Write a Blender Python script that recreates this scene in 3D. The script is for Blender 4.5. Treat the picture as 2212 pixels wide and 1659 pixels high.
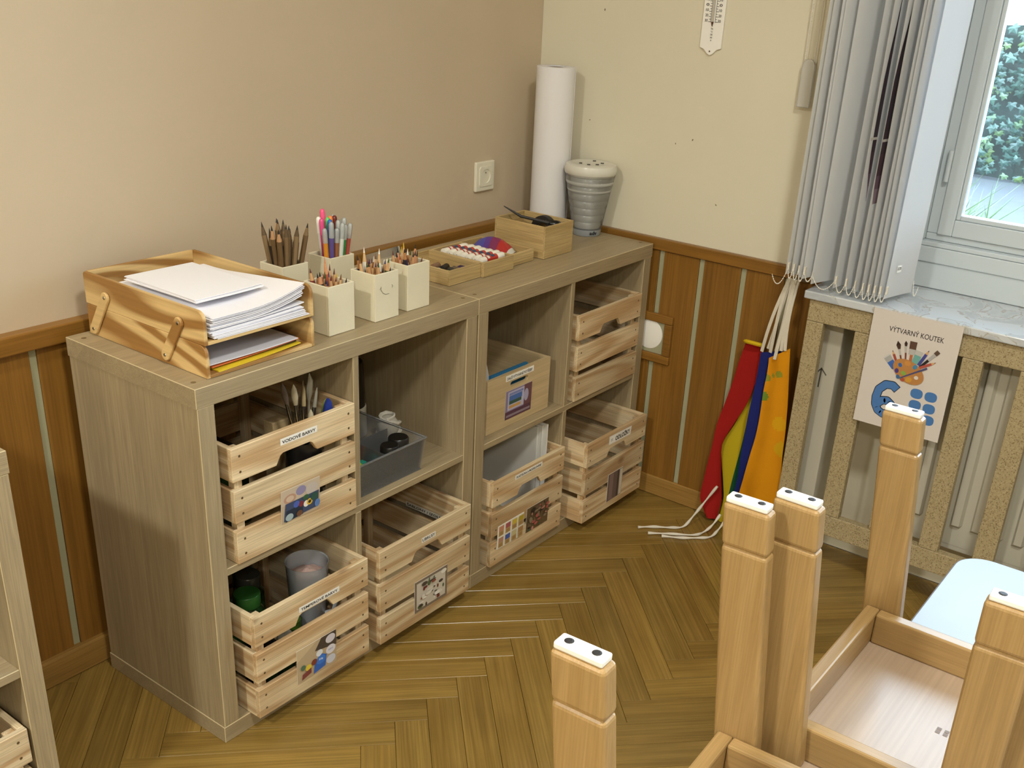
import bpy, bmesh, math, random
from mathutils import Matrix, Vector, noise
for o in list(bpy.data.objects): bpy.data.objects.remove(o, do_unlink=True)
scn = bpy.context.scene
C = scn.collection
R = math.radians
rnd = random.Random(7)

# ------------------------------------------------------------------ camera
W_, H_ = 2212.0, 1659.0
F_, CX, CY = 2273.71, 1149.35, 970.08
cam = bpy.data.cameras.new('camera'); camo = bpy.data.objects.new('camera', cam); C.objects.link(camo)
cam.sensor_width = 36.0; cam.sensor_fit = 'HORIZONTAL'; cam.lens = F_ / W_ * 36.0
cam.shift_x = (W_ / 2 - CX) / W_; cam.shift_y = (CY - H_ / 2) / W_
cam.clip_start = 0.02; cam.clip_end = 200
camo.matrix_world = Matrix.Translation((-1.0181, -1.8251, 1.4578)) @ Matrix.Rotation(-0.9537, 4, 'Z') @ Matrix.Rotation(1.138, 4, 'X') @ Matrix.Rotation(0.0574, 4, 'Z')
scn.camera = camo
scn.cycles.transparent_max_bounces = 32

# ------------------------------------------------------------------ world, lamps, exposure
scn.view_settings.view_transform = 'Standard'; scn.view_settings.look = 'None'
scn.view_settings.gamma = 1.0; scn.view_settings.use_curve_mapping = False
scn.view_settings.exposure = 0.0
world = bpy.data.worlds.new('sky'); scn.world = world; world.use_nodes = True
wb = world.node_tree.nodes['Background']
wb.inputs[0].default_value = (0.62, 0.81, 1.0, 1); wb.inputs[1].default_value = 15.0
def lamp(name, loc, power, size, color, target=None):
    l = bpy.data.lights.new(name, 'AREA'); l.shape = 'DISK'; l.size = size; l.energy = power; l.color = color
    o = bpy.data.objects.new(name, l); C.objects.link(o); o.location = loc
    return o
WARM = (0.965, 0.955, 0.875)
lamp('ceiling_lamp_light', (-2.45, -0.95, 2.82), 74, 0.28, WARM)
lamp('ceiling_lamp_light', (-0.45, -2.05, 2.82), 46, 0.35, WARM)
lamp('ceiling_lamp_light', (-2.6, -3.3, 2.82), 52, 0.35, WARM)

# ------------------------------------------------------------------ materials
def lin(h):
    if isinstance(h, (tuple, list)): return tuple(h[:3])
    h = h.lstrip('#'); out = []
    for i in (0, 2, 4):
        c = int(h[i:i+2], 16) / 255.0
        out.append(c / 12.92 if c <= 0.04045 else ((c + 0.055) / 1.055) ** 2.4)
    return tuple(out)
def c4(h): return (*lin(h), 1.0)
MATS = {}
def newmat(name):
    m = bpy.data.materials.new(name); m.use_nodes = True; nt = m.node_tree
    b = nt.nodes['Principled BSDF']; MATS[name] = m
    return m, nt, b
def N(nt, t, **kw):
    n = nt.nodes.new(t)
    for k, v in kw.items():
        if k in n.inputs: n.inputs[k].default_value = v
        else: setattr(n, k, v)
    return n
def plain(name, col, rough=0.5, metal=0.0, spec=0.5, bump=0.0, bscale=200.0, var=0.0):
    m, nt, b = newmat(name)
    b.inputs['Base Color'].default_value = c4(col); b.inputs['Roughness'].default_value = rough
    b.inputs['Metallic'].default_value = metal; b.inputs['Specular IOR Level'].default_value = spec
    if bump or var:
        tc = N(nt, 'ShaderNodeTexCoord'); no = N(nt, 'ShaderNodeTexNoise', Scale=bscale, Detail=3.0)
        nt.links.new(tc.outputs['Object'], no.inputs['Vector'])
        if bump:
            bp = N(nt, 'ShaderNodeBump', Strength=bump, Distance=0.002)
            nt.links.new(no.outputs['Fac'], bp.inputs['Height']); nt.links.new(bp.outputs['Normal'], b.inputs['Normal'])
        if var:
            no2 = N(nt, 'ShaderNodeTexNoise', Scale=bscale * 0.12, Detail=4.0)
            nt.links.new(tc.outputs['Object'], no2.inputs['Vector'])
            mx = N(nt, 'ShaderNodeMix', data_type='RGBA'); mx.blend_type = 'MULTIPLY'; mx.inputs[0].default_value = var
            mx.inputs[6].default_value = c4(col); nt.links.new(no2.outputs['Fac'], mx.inputs[7])
            nt.links.new(mx.outputs[2], b.inputs['Base Color'])
    return m
def wood(name, dark, light, axis=0, scale=55.0, stretch=0.06, fine=0.35, rings=0.0, ringscale=9.0, rough=0.5, var=0.10, bump=0.08, band=0.0, knots=0.0, wear=0.0):
    """grain along the object's local axis; every object gets its own piece of the board"""
    m, nt, b = newmat(name); L = nt.links.new
    tc = N(nt, 'ShaderNodeTexCoord'); oi = N(nt, 'ShaderNodeObjectInfo')
    off = N(nt, 'ShaderNodeVectorMath', operation='MULTIPLY'); off.inputs[1].default_value = (17.0, 23.0, 31.0)
    cmb = N(nt, 'ShaderNodeCombineXYZ')
    for i in range(3): L(oi.outputs['Random'], cmb.inputs[i])
    L(cmb.outputs[0], off.inputs[0])
    add = N(nt, 'ShaderNodeVectorMath', operation='ADD'); L(tc.outputs['Object'], add.inputs[0]); L(off.outputs[0], add.inputs[1])
    mp = N(nt, 'ShaderNodeMapping'); s = [1.0, 1.0, 1.0]; s[axis] = stretch; mp.inputs['Scale'].default_value = s
    L(add.outputs[0], mp.inputs['Vector'])
    n1 = N(nt, 'ShaderNodeTexNoise', Scale=scale, Detail=5.0, Distortion=0.6); L(mp.outputs[0], n1.inputs['Vector'])
    rp = N(nt, 'ShaderNodeValToRGB'); rp.color_ramp.elements[0].position = 0.3; rp.color_ramp.elements[1].position = 0.7
    rp.color_ramp.elements[0].color = c4(dark); rp.color_ramp.elements[1].color = c4(light)
    fac = n1.outputs['Fac']
    if rings > 0:
        mp2 = N(nt, 'ShaderNodeMapping'); s2 = [1.0, 1.0, 1.0]; s2[axis] = 0.10 if rings < .6 else 0.22; mp2.inputs['Scale'].default_value = s2
        L(add.outputs[0], mp2.inputs['Vector'])
        n3 = N(nt, 'ShaderNodeTexNoise', Scale=ringscale, Detail=1.5, Distortion=0.4); L(mp2.outputs[0], n3.inputs['Vector'])
        mu = N(nt, 'ShaderNodeMath', operation='MULTIPLY'); L(n3.outputs['Fac'], mu.inputs[0]); mu.inputs[1].default_value = 75.0
        si = N(nt, 'ShaderNodeMath', operation='SINE'); L(mu.outputs[0], si.inputs[0])
        sc = N(nt, 'ShaderNodeMapRange'); sc.inputs[1].default_value = -1.0; L(si.outputs[0], sc.inputs[0])
        mx0 = N(nt, 'ShaderNodeMix'); mx0.inputs[0].default_value = rings; L(fac, mx0.inputs[2]); L(sc.outputs[0], mx0.inputs[3])
        fac = mx0.outputs[0]
    L(fac, rp.inputs['Fac'])
    col = rp.outputs['Color']
    mp3 = N(nt, 'ShaderNodeMapping'); s3 = [1.0, 1.0, 1.0]; s3[axis] = 0.018; mp3.inputs['Scale'].default_value = s3
    L(add.outputs[0], mp3.inputs['Vector'])
    n2 = N(nt, 'ShaderNodeTexNoise', Scale=scale * 9, Detail=3.0); L(mp3.outputs[0], n2.inputs['Vector'])
    mr = N(nt, 'ShaderNodeMapRange'); mr.inputs[1].default_value = 0.35; mr.inputs[2].default_value = 0.65; mr.inputs[3].default_value = 1.0 - fine; mr.inputs[4].default_value = 1.0 + fine * 0.4
    L(n2.outputs['Fac'], mr.inputs[0])
    hs = N(nt, 'ShaderNodeHueSaturation'); L(col, hs.inputs['Color'])
    vm = N(nt, 'ShaderNodeMath', operation='MULTIPLY_ADD'); L(oi.outputs['Random'], vm.inputs[0]); vm.inputs[1].default_value = 2 * var; vm.inputs[2].default_value = 1.0 - var
    val = N(nt, 'ShaderNodeMath', operation='MULTIPLY'); L(vm.outputs[0], val.inputs[0]); L(mr.outputs[0], val.inputs[1])
    v = val.outputs[0]
    if band > 0:   # joined staves, tone changes from stave to stave
        sx = N(nt, 'ShaderNodeSeparateXYZ'); L(tc.outputs['Object'], sx.inputs[0])
        ax2 = [a for a in (0, 1, 2) if a != axis]
        sm = N(nt, 'ShaderNodeMath', operation='ADD'); L(sx.outputs[ax2[0]], sm.inputs[0]); L(sx.outputs[ax2[1]], sm.inputs[1])
        dv = N(nt, 'ShaderNodeMath', operation='DIVIDE'); L(sm.outputs[0], dv.inputs[0]); dv.inputs[1].default_value = 0.075
        fl = N(nt, 'ShaderNodeMath', operation='FLOOR'); L(dv.outputs[0], fl.inputs[0])
        wn = N(nt, 'ShaderNodeTexWhiteNoise', noise_dimensions='1D'); L(fl.outputs[0], wn.inputs['W'])
        b2 = N(nt, 'ShaderNodeMath', operation='MULTIPLY_ADD'); L(wn.outputs['Value'], b2.inputs[0]); b2.inputs[1].default_value = band; b2.inputs[2].default_value = 1 - band / 2
        v2 = N(nt, 'ShaderNodeMath', operation='MULTIPLY'); L(v, v2.inputs[0]); L(b2.outputs[0], v2.inputs[1]); v = v2.outputs[0]
    L(v, hs.inputs['Value'])
    col = hs.outputs['Color']
    if knots > 0:
        mp4 = N(nt, 'ShaderNodeMapping'); s4 = [1.0, 1.0, 1.0]; s4[axis] = 0.6; mp4.inputs['Scale'].default_value = s4
        L(add.outputs[0], mp4.inputs['Vector'])
        vo = N(nt, 'ShaderNodeTexVoronoi', Scale=8.0); L(mp4.outputs[0], vo.inputs['Vector'])
        kr = N(nt, 'ShaderNodeMapRange'); kr.inputs[1].default_value = 0.05; kr.inputs[2].default_value = 0.13; kr.inputs[3].default_value = knots; kr.inputs[4].default_value = 0.0
        L(vo.outputs['Distance'], kr.inputs[0])
        km = N(nt, 'ShaderNodeMix', data_type='RGBA'); L(kr.outputs[0], km.inputs[0]); L(col, km.inputs[6]); km.inputs[7].default_value = c4('#6a3f1c')
        col = km.outputs[2]
    if wear > 0:
        n4 = N(nt, 'ShaderNodeTexNoise', Scale=6.0, Detail=6.0); L(add.outputs[0], n4.inputs['Vector'])
        wr = N(nt, 'ShaderNodeMapRange'); wr.inputs[1].default_value = 0.35; wr.inputs[2].default_value = 0.7; wr.inputs[3].default_value = 1 - wear; wr.inputs[4].default_value = 1.0 + wear * .4
        L(n4.outputs['Fac'], wr.inputs[0])
        wm = N(nt, 'ShaderNodeHueSaturation'); L(wr.outputs[0], wm.inputs['Value']); L(col, wm.inputs['Color']); col = wm.outputs['Color']
    L(col, b.inputs['Base Color'])
    b.inputs['Roughness'].default_value = rough
    if bump:
        bp = N(nt, 'ShaderNodeBump', Strength=bump, Distance=0.001); L(n2.outputs['Fac'], bp.inputs['Height']); L(bp.outputs['Normal'], b.inputs['Normal'])
    return m
AX = 'xyz'
for i, a in enumerate(AX):
    wood('oak_' + a, '#a39070', '#ac9a79', axis=i, scale=70, stretch=0.02, fine=0.20, rough=0.42, var=0.02, bump=0.05, band=0.17)
    wood('pine_' + a, '#bd9b70', '#dbc59f', axis=i, scale=55, stretch=0.03, fine=0.20, rings=0.42, ringscale=7.0, rough=0.6, var=0.13, knots=0.85)
    wood('beech_' + a, '#9c7d4e', '#aa8b5b', axis=i, scale=60, stretch=0.05, fine=0.12, rough=0.38, var=0.05, bump=0.03)
    wood('bamboo_' + a, '#ae925f', '#c5ab79', axis=i, scale=60, stretch=0.04, fine=0.25, rough=0.5, var=0.05)
    wood('ply_' + a, '#9c713a', '#d9b87e', axis=i, scale=18, stretch=0.12, fine=0.10, rings=0.75, ringscale=4.2, rough=0.55, var=0.05)
    wood('birch_' + a, '#bfa67c', '#cfb78e', axis=i, scale=30, stretch=0.1, fine=0.10, rough=0.55, var=0.04)
    wood('wainscot_' + a, '#7d5621', '#91662b', axis=i, scale=30, stretch=0.05, fine=0.18, rough=0.32, var=0.09, bump=0.03)
    wood('skirting_' + a, '#8f6b34', '#a27c40', axis=i, scale=40, stretch=0.05, fine=0.2, rough=0.4, var=0.05)
wood('parquet', '#83662f', '#977a3d', axis=0, scale=26, stretch=0.05, fine=0.22, rough=0.24, var=0.17, bump=0.03, wear=0.12)
wood('seat_ply', '#a08a74', '#ad9780', axis=0, scale=22, stretch=0.08, fine=0.08, rough=0.35, var=0.03)
plain('table_white', '#7b7b80', 0.30, var=0.05, bscale=60)
plain('oak_edge', '#bfae88', 0.4)
plain('limewash', '#e2d9bd', 0.75, bump=0.15, bscale=150, var=0.12)
plain('plaster_beige', '#cbb99f', 0.85, bump=0.35, bscale=28, var=0.10)
plain('plaster_cream', '#dcd5bf', 0.85, bump=0.35, bscale=28, var=0.08)
plain('plaster_white', '#d8d0be', 0.85)
plain('ceiling_white', '#e6e2d8', 0.9)
plain('strip_green', '#a5a486', 0.55, var=0.15, bscale=80)
plain('glare_white_paint', '#c6cfd4', 0.30)  # white paint with the bluish glare from outside put into its colour
plain('grey_paint', '#a8a698', 0.5)
plain('radiator_paint', '#bdb8a8', 0.35)
plain('white_plastic', '#f0eee8', 0.4)
plain('socket_plastic', '#e2ddca', 0.35)
plain('paper', '#e4e2e4', 0.8)
plain('steel', '#b8b4aa', 0.25, metal=1.0)
plain('dark_screw', '#3a352f', 0.4, metal=0.7)
plain('black_plastic', '#1c1a18', 0.35)
plain('black_lacquer', '#211c18', 0.3)
plain('white_string', '#d8d2c4', 0.9)
plain('white_fabric', '#d9d2c3', 0.9)
plain('rubber_dark', '#2a2724', 0.6)
def attr_mat(name, rough=0.6, spec=0.4, fabric=0.0):
    m, nt, b = newmat(name)
    a = N(nt, 'ShaderNodeAttribute', attribute_name='Col'); nt.links.new(a.outputs['Color'], b.inputs['Base Color'])
    b.inputs['Roughness'].default_value = rough; b.inputs['Specular IOR Level'].default_value = spec
    if fabric:
        tc = N(nt, 'ShaderNodeTexCoord'); no = N(nt, 'ShaderNodeTexNoise', Scale=300.0, Detail=2.0); nt.links.new(tc.outputs['Object'], no.inputs['Vector'])
        bp = N(nt, 'ShaderNodeBump', Strength=fabric, Distance=0.001); nt.links.new(no.outputs['Fac'], bp.inputs['Height']); nt.links.new(bp.outputs['Normal'], b.inputs['Normal'])
    return m
attr_mat('print', 0.55); attr_mat('gloss_print', 0.25); attr_mat('cloth_print', 0.9, 0.1, 0.3)
def clear(name, col, body, rough=0.12, gl=0.08):
    """thin clear plastic / glass sheet: part tinted body, part see-through, a little mirror"""
    m, nt, b = newmat(name); L = nt.links.new
    b.inputs['Base Color'].default_value = c4(col); b.inputs['Roughness'].default_value = rough
    tr = N(nt, 'ShaderNodeBsdfTransparent'); gs = N(nt, 'ShaderNodeBsdfGlossy', Roughness=rough)
    m1 = N(nt, 'ShaderNodeMixShader'); m1.inputs[0].default_value = body; L(tr.outputs[0], m1.inputs[1]); L(b.outputs[0], m1.inputs[2])
    fr = N(nt, 'ShaderNodeFresnel', IOR=1.35); m2 = N(nt, 'ShaderNodeMixShader'); L(fr.outputs[0], m2.inputs[0]); L(m1.outputs[0], m2.inputs[1]); L(gs.outputs[0], m2.inputs[2])
    L(m2.outputs[0], nt.nodes['Material Output'].inputs['Surface'])
    return m
clear('window_glass', '#cfe6f5', 0.04, 0.0)
clear('clear_plastic', '#dfe3e8', 0.12, 0.15)
clear('frost_plastic', '#d5d3cb', 0.55, 0.3)
clear('mug_plastic', '#dfe5ee', 0.5, 0.2)
clear('thin_film', '#d0d0c8', 0.12, 0.05)
clear('green_glass', '#1f3f1c', 0.8, 0.08)
clear('pen_clear', '#cfd2cf', 0.55, 0.2)
def fabric_slat():
    m, nt, b = newmat('blind_fabric'); L = nt.links.new
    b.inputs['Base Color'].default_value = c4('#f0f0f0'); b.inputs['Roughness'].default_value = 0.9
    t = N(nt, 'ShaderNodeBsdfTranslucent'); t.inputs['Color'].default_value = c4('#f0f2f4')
    mx = N(nt, 'ShaderNodeMixShader'); mx.inputs[0].default_value = 0.5; L(b.outputs[0], mx.inputs[1]); L(t.outputs[0], mx.inputs[2])
    L(mx.outputs[0], nt.nodes['Material Output'].inputs['Surface'])
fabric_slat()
def terrazzo():
    m, nt, b = newmat('terrazzo'); L = nt.links.new
    tc = N(nt, 'ShaderNodeTexCoord')
    v = N(nt, 'ShaderNodeTexVoronoi', Scale=420.0, Randomness=1.0); L(tc.outputs['Object'], v.inputs['Vector'])
    r = N(nt, 'ShaderNodeValToRGB'); cr = r.color_ramp; cr.interpolation = 'CONSTANT'
    cr.elements[0].position = 0.0; cr.elements[0].color = c4('#a2926e'); cr.elements[1].position = 0.30; cr.elements[1].color = c4('#aa9a77')
    for p, c in ((0.55, '#b0a07e'), (0.72, '#a59572'), (0.86, '#948460'), (0.93, '#82714f')):
        e = cr.elements.new(p); e.color = c4(c)
    sep = N(nt, 'ShaderNodeSeparateColor'); L(v.outputs['Color'], sep.inputs[0]); L(sep.outputs[0], r.inputs['Fac'])
    v2 = N(nt, 'ShaderNodeTexVoronoi', Scale=260.0, Randomness=1.0); L(tc.outputs['Object'], v2.inputs['Vector'])
    sp2 = N(nt, 'ShaderNodeSeparateColor'); L(v2.outputs['Color'], sp2.inputs[0])
    th1 = N(nt, 'ShaderNodeMath', operation='LESS_THAN'); L(v2.outputs['Distance'], th1.inputs[0]); th1.inputs[1].default_value = 0.28
    th2 = N(nt, 'ShaderNodeMath', operation='GREATER_THAN'); L(sp2.outputs[1], th2.inputs[0]); th2.inputs[1].default_value = 0.72
    mu = N(nt, 'ShaderNodeMath', operation='MULTIPLY'); L(th1.outputs[0], mu.inputs[0]); L(th2.outputs[0], mu.inputs[1])
    mx = N(nt, 'ShaderNodeMix', data_type='RGBA'); L(mu.outputs[0], mx.inputs[0]); L(r.outputs['Color'], mx.inputs[6]); mx.inputs[7].default_value = c4('#6b5c40')
    L(mx.outputs[2], b.inputs['Base Color']); b.inputs['Roughness'].default_value = 0.5
terrazzo()
def marble():
    m, nt, b = newmat('marble'); L = nt.links.new
    tc = N(nt, 'ShaderNodeTexCoord'); n1 = N(nt, 'ShaderNodeTexNoise', Scale=9.0, Detail=7.0, Distortion=1.5); L(tc.outputs['Object'], n1.inputs['Vector'])
    r = N(nt, 'ShaderNodeValToRGB'); cr = r.color_ramp
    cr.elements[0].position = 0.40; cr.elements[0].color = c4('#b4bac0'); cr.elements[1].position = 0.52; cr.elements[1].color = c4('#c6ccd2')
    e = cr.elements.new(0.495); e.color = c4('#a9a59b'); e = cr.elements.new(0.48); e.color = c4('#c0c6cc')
    L(n1.outputs['Fac'], r.inputs['Fac']); L(r.outputs['Color'], b.inputs['Base Color']); b.inputs['Roughness'].default_value = 0.13; b.inputs['Specular IOR Level'].default_value = 0.9
marble()
def leafmat():
    m, nt, b = newmat('ivy_leaf'); L = nt.links.new
    oi = N(nt, 'ShaderNodeObjectInfo'); r = N(nt, 'ShaderNodeValToRGB'); cr = r.color_ramp
    cr.elements[0].color = c4('#2b423c'); cr.elements[1].color = c4('#5f7644'); e = cr.elements.new(0.75); e.color = c4('#38544a')
    L(oi.outputs['Random'], r.inputs['Fac']); L(r.outputs['Color'], b.inputs['Base Color']); b.inputs['Roughness'].default_value = 0.4
leafmat()
plain('ivy_back', '#1f332d', 0.8, var=0.6, bscale=120)
plain('gravel', '#4c5154', 0.9, var=0.35, bscale=160, bump=0.5)
plain('grass_blade', '#5f7a50', 0.6)

# ------------------------------------------------------------------ mesh builder
class MB:
    def __init__(s, col=None): s.v = []; s.f = []; s.c = []; s.col = lin(col) if col else None; s.anycol = col is not None
    def setcol(s, c): s.col = lin(c); s.anycol = True; return s
    def face(s, idx): s.f.append(tuple(idx)); s.c.append(s.col or (0.8, 0.8, 0.8))
    def quadpts(s, pts):
        n = len(s.v); s.v += [tuple(p) for p in pts]; s.face(range(n, n + len(pts))); return s
    def box(s, x0, x1, y0, y1, z0, z1):
        n = len(s.v)
        s.v += [(x0, y0, z0), (x1, y0, z0), (x1, y1, z0), (x0, y1, z0), (x0, y0, z1), (x1, y0, z1), (x1, y1, z1), (x0, y1, z1)]
        for f in ((0, 3, 2, 1), (4, 5, 6, 7), (0, 1, 5, 4), (1, 2, 6, 5), (2, 3, 7, 6), (3, 0, 4, 7)): s.face([n + i for i in f])
        return s
    def prism(s, poly, fn0, fn1):
        """poly: 2D points counter-clockwise; fn0/fn1 map (u,v)->3D for the two caps"""
        n = len(s.v); k = len(poly)
        s.v += [fn0(*p) for p in poly] + [fn1(*p) for p in poly]
        s.face([n + i for i in range(k)][::-1]); s.face([n + k + i for i in range(k)])
        for i in range(k):
            j = (i + 1) % k; s.face((n + i, n + j, n + k + j, n + k + i))
        return s
    def tube(s, path, rad, n=8, cap=True):
        P = [Vector(p) for p in path]; rs = rad if isinstance(rad, (list, tuple)) else [rad] * len(P)
        t0 = (P[1] - P[0]).normalized(); up = Vector((0, 0, 1)) if abs(t0.z) < 0.9 else Vector((1, 0, 0))
        u = t0.cross(up).normalized(); base = len(s.v)
        for i, p in enumerate(P):
            t = (P[min(i + 1, len(P) - 1)] - P[max(i - 1, 0)]).normalized()
            u = (u - t * u.dot(t)).normalized(); w = t.cross(u)
            for k in range(n):
                a = 2 * math.pi * k / n; s.v.append(tuple(p + (u * math.cos(a) + w * math.sin(a)) * rs[i]))
        for i in range(len(P) - 1):
            for k in range(n):
                a = base + i * n + k; b = base + i * n + (k + 1) % n; s.face((a, b, b + n, a + n))
        if cap:
            s.face([base + k for k in range(n)][::-1]); s.face([base + (len(P) - 1) * n + k for k in range(n)])
        return s
    def lathe(s, prof, n=24, cx=0, cy=0, close=False):
        base = len(s.v)
        for r, z in prof:
            for k in range(n):
                a = 2 * math.pi * k / n; s.v.append((cx + r * math.cos(a), cy + r * math.sin(a), z))
        m = len(prof)
        for i in range(m - 1):
            for k in range(n):
                a = base + i * n + k; b = base + i * n + (k + 1) % n; s.face((a, b, b + n, a + n))
        if close:
            s.face([base + k for k in range(n)][::-1]); s.face([base + (m - 1) * n + k for k in range(n)])
        return s
    def grid(s, fn, nu, nv):
        base = len(s.v)
        for j in range(nv + 1):
            for i in range(nu + 1): s.v.append(tuple(fn(i / nu, j / nv)))
        for j in range(nv):
            for i in range(nu):
                a = base + j * (nu + 1) + i; s.face((a, a + 1, a + nu + 2, a + nu + 1))
        return s
    def xform(s, M):
        s.v = [tuple(M @ Vector(p)) for p in s.v]; return s
    def mesh(s, name, mat, bevel=0.0, seg=2, smooth=False, solid=0.0, edge=None):
        me = bpy.data.meshes.new(name); me.from_pydata(s.v, [], s.f); me.update()
        if s.anycol:
            at = me.color_attributes.new('Col', 'FLOAT_COLOR', 'CORNER'); data = []
            for p, c in zip(me.polygons, s.c):
                for _ in range(p.loop_total): data += [*c, 1.0]
            at.data.foreach_set('color', data)
        if bevel or solid:
            bm = bmesh.new(); bm.from_mesh(me)
            if bevel:
                es = [e for e in bm.edges if len(e.link_faces) == 2 and e.calc_face_angle(0) > 0.6]
                bmesh.ops.bevel(bm, geom=es, offset=bevel, segments=seg, affect='EDGES', profile=0.5, clamp_overlap=True, material=1 if edge else -1)
            bm.to_mesh(me); bm.free()
        me.materials.append(MATS[mat])
        if edge: me.materials.append(MATS[edge])
        if smooth:
            for p in me.polygons: p.use_smooth = True
            try: me.set_sharp_from_angle(angle=R(42))
            except Exception: pass
        return me
    def build(s, name, mat, parent=None, loc=(0, 0, 0), rot=(0, 0, 0), **kw):
        return obj(name, s.mesh(name, mat, **kw), parent, loc, rot)
def obj(name, me, parent=None, loc=(0, 0, 0), rot=(0, 0, 0)):
    o = bpy.data.objects.new(name, me); C.objects.link(o); o.location = loc; o.rotation_euler = rot
    if parent: o.parent = parent
    return o
def tag(o, label, cat, group=None, kind=None):
    o['label'] = label; o['category'] = cat
    if group: o['group'] = group
    if kind: o['kind'] = kind
    return o
def thing(name, label, cat, loc=(0, 0, 0), rotz=0.0, group=None):
    o = bpy.data.objects.new(name, None); C.objects.link(o); o.location = loc; o.rotation_euler = (0, 0, rotz); o.empty_display_size = 0.05
    return tag(o, label, cat, group)
def struct(o, label=None, cat=None):
    o['kind'] = 'structure'
    if label: o['label'] = label
    if cat: o['category'] = cat
    return o
def sempty(name, label, cat):
    o = bpy.data.objects.new(name, None); C.objects.link(o); return struct(o, label, cat)
def boxpart(name, mat, parent, b, bevel=0.0015, seg=2, edge=None):
    """box part with its origin in its own middle so that the grain differs from piece to piece"""
    x0, x1, y0, y1, z0, z1 = b; cx, cy, cz = (x0 + x1) / 2, (y0 + y1) / 2, (z0 + z1) / 2
    return MB().box(x0 - cx, x1 - cx, y0 - cy, y1 - cy, z0 - cz, z1 - cz).build(name, mat, parent, (cx, cy, cz), bevel=bevel, seg=seg, edge=edge)
def textgeo(s, bold=0.0):
    cu = bpy.data.curves.new('t', 'FONT'); cu.body = s; cu.size = 1.0; cu.offset = bold; cu.resolution_u = 3
    o = bpy.data.objects.new('t', cu); C.objects.link(o); dg = bpy.context.evaluated_depsgraph_get()
    me = bpy.data.meshes.new_from_object(o.evaluated_get(dg))
    vs = [(v.co.x, v.co.y) for v in me.vertices]; fs = [tuple(p.vertices) for p in me.polygons]
    bpy.data.objects.remove(o); bpy.data.curves.remove(cu); bpy.data.meshes.remove(me)
    return vs, fs
def puttext(mb, s, u0, v0, width, height, fn, col, bold=0.0, lift=0.0):
    vs, fs = textgeo(s, bold)
    if not vs: return
    xs = [p[0] for p in vs]; ys = [p[1] for p in vs]; w = max(xs) - min(xs); h = max(ys) - min(ys)
    mb.setcol(col); n = len(mb.v)
    for x, y in vs: mb.v.append(fn(u0 + (x - min(xs)) / w * width, v0 + (y - min(ys)) / h * height, lift))
    for f in fs: mb.face([n + i for i in f])
def disc(mb, u, v, ru, rv, fn, col, lift, n=18, rot=0.0):
    mb.setcol(col); pts = []
    for k in range(n):
        a = 2 * math.pi * k / n; x = ru * math.cos(a); y = rv * math.sin(a)
        pts.append(fn(u + x * math.cos(rot) - y * math.sin(rot), v + x * math.sin(rot) + y * math.cos(rot), lift))
    mb.quadpts(pts)
def poly(mb, pts, fn, col, lift):
    mb.setcol(col); mb.quadpts([fn(u, v, lift) for u, v in pts])
def clip_poly(pts, x0, x1, y0, y1):
    def cl(p, f, inter):
        out = []
        for i in range(len(p)):
            a, b = p[i], p[(i + 1) % len(p)]
            if f(a): out.append(a)
            if f(a) != f(b): out.append(inter(a, b))
        return out
    for ax, val, sgn in ((0, x0, 1), (0, x1, -1), (1, y0, 1), (1, y1, -1)):
        f = lambda p: sgn * (p[ax] - val) >= 0
        def inter(a, b): t = (val - a[ax]) / (b[ax] - a[ax]); return (a[0] + t * (b[0] - a[0]), a[1] + t * (b[1] - a[1]))
        pts = cl(pts, f, inter)
        if len(pts) < 3: return []
    return pts

# ------------------------------------------------------------------ room shell
WA, WB = 0.05, 1.557          # plaster planes: long wall (y), window wall (x)
X0, Y0, ZC = -4.2, -4.6, 2.9
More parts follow.
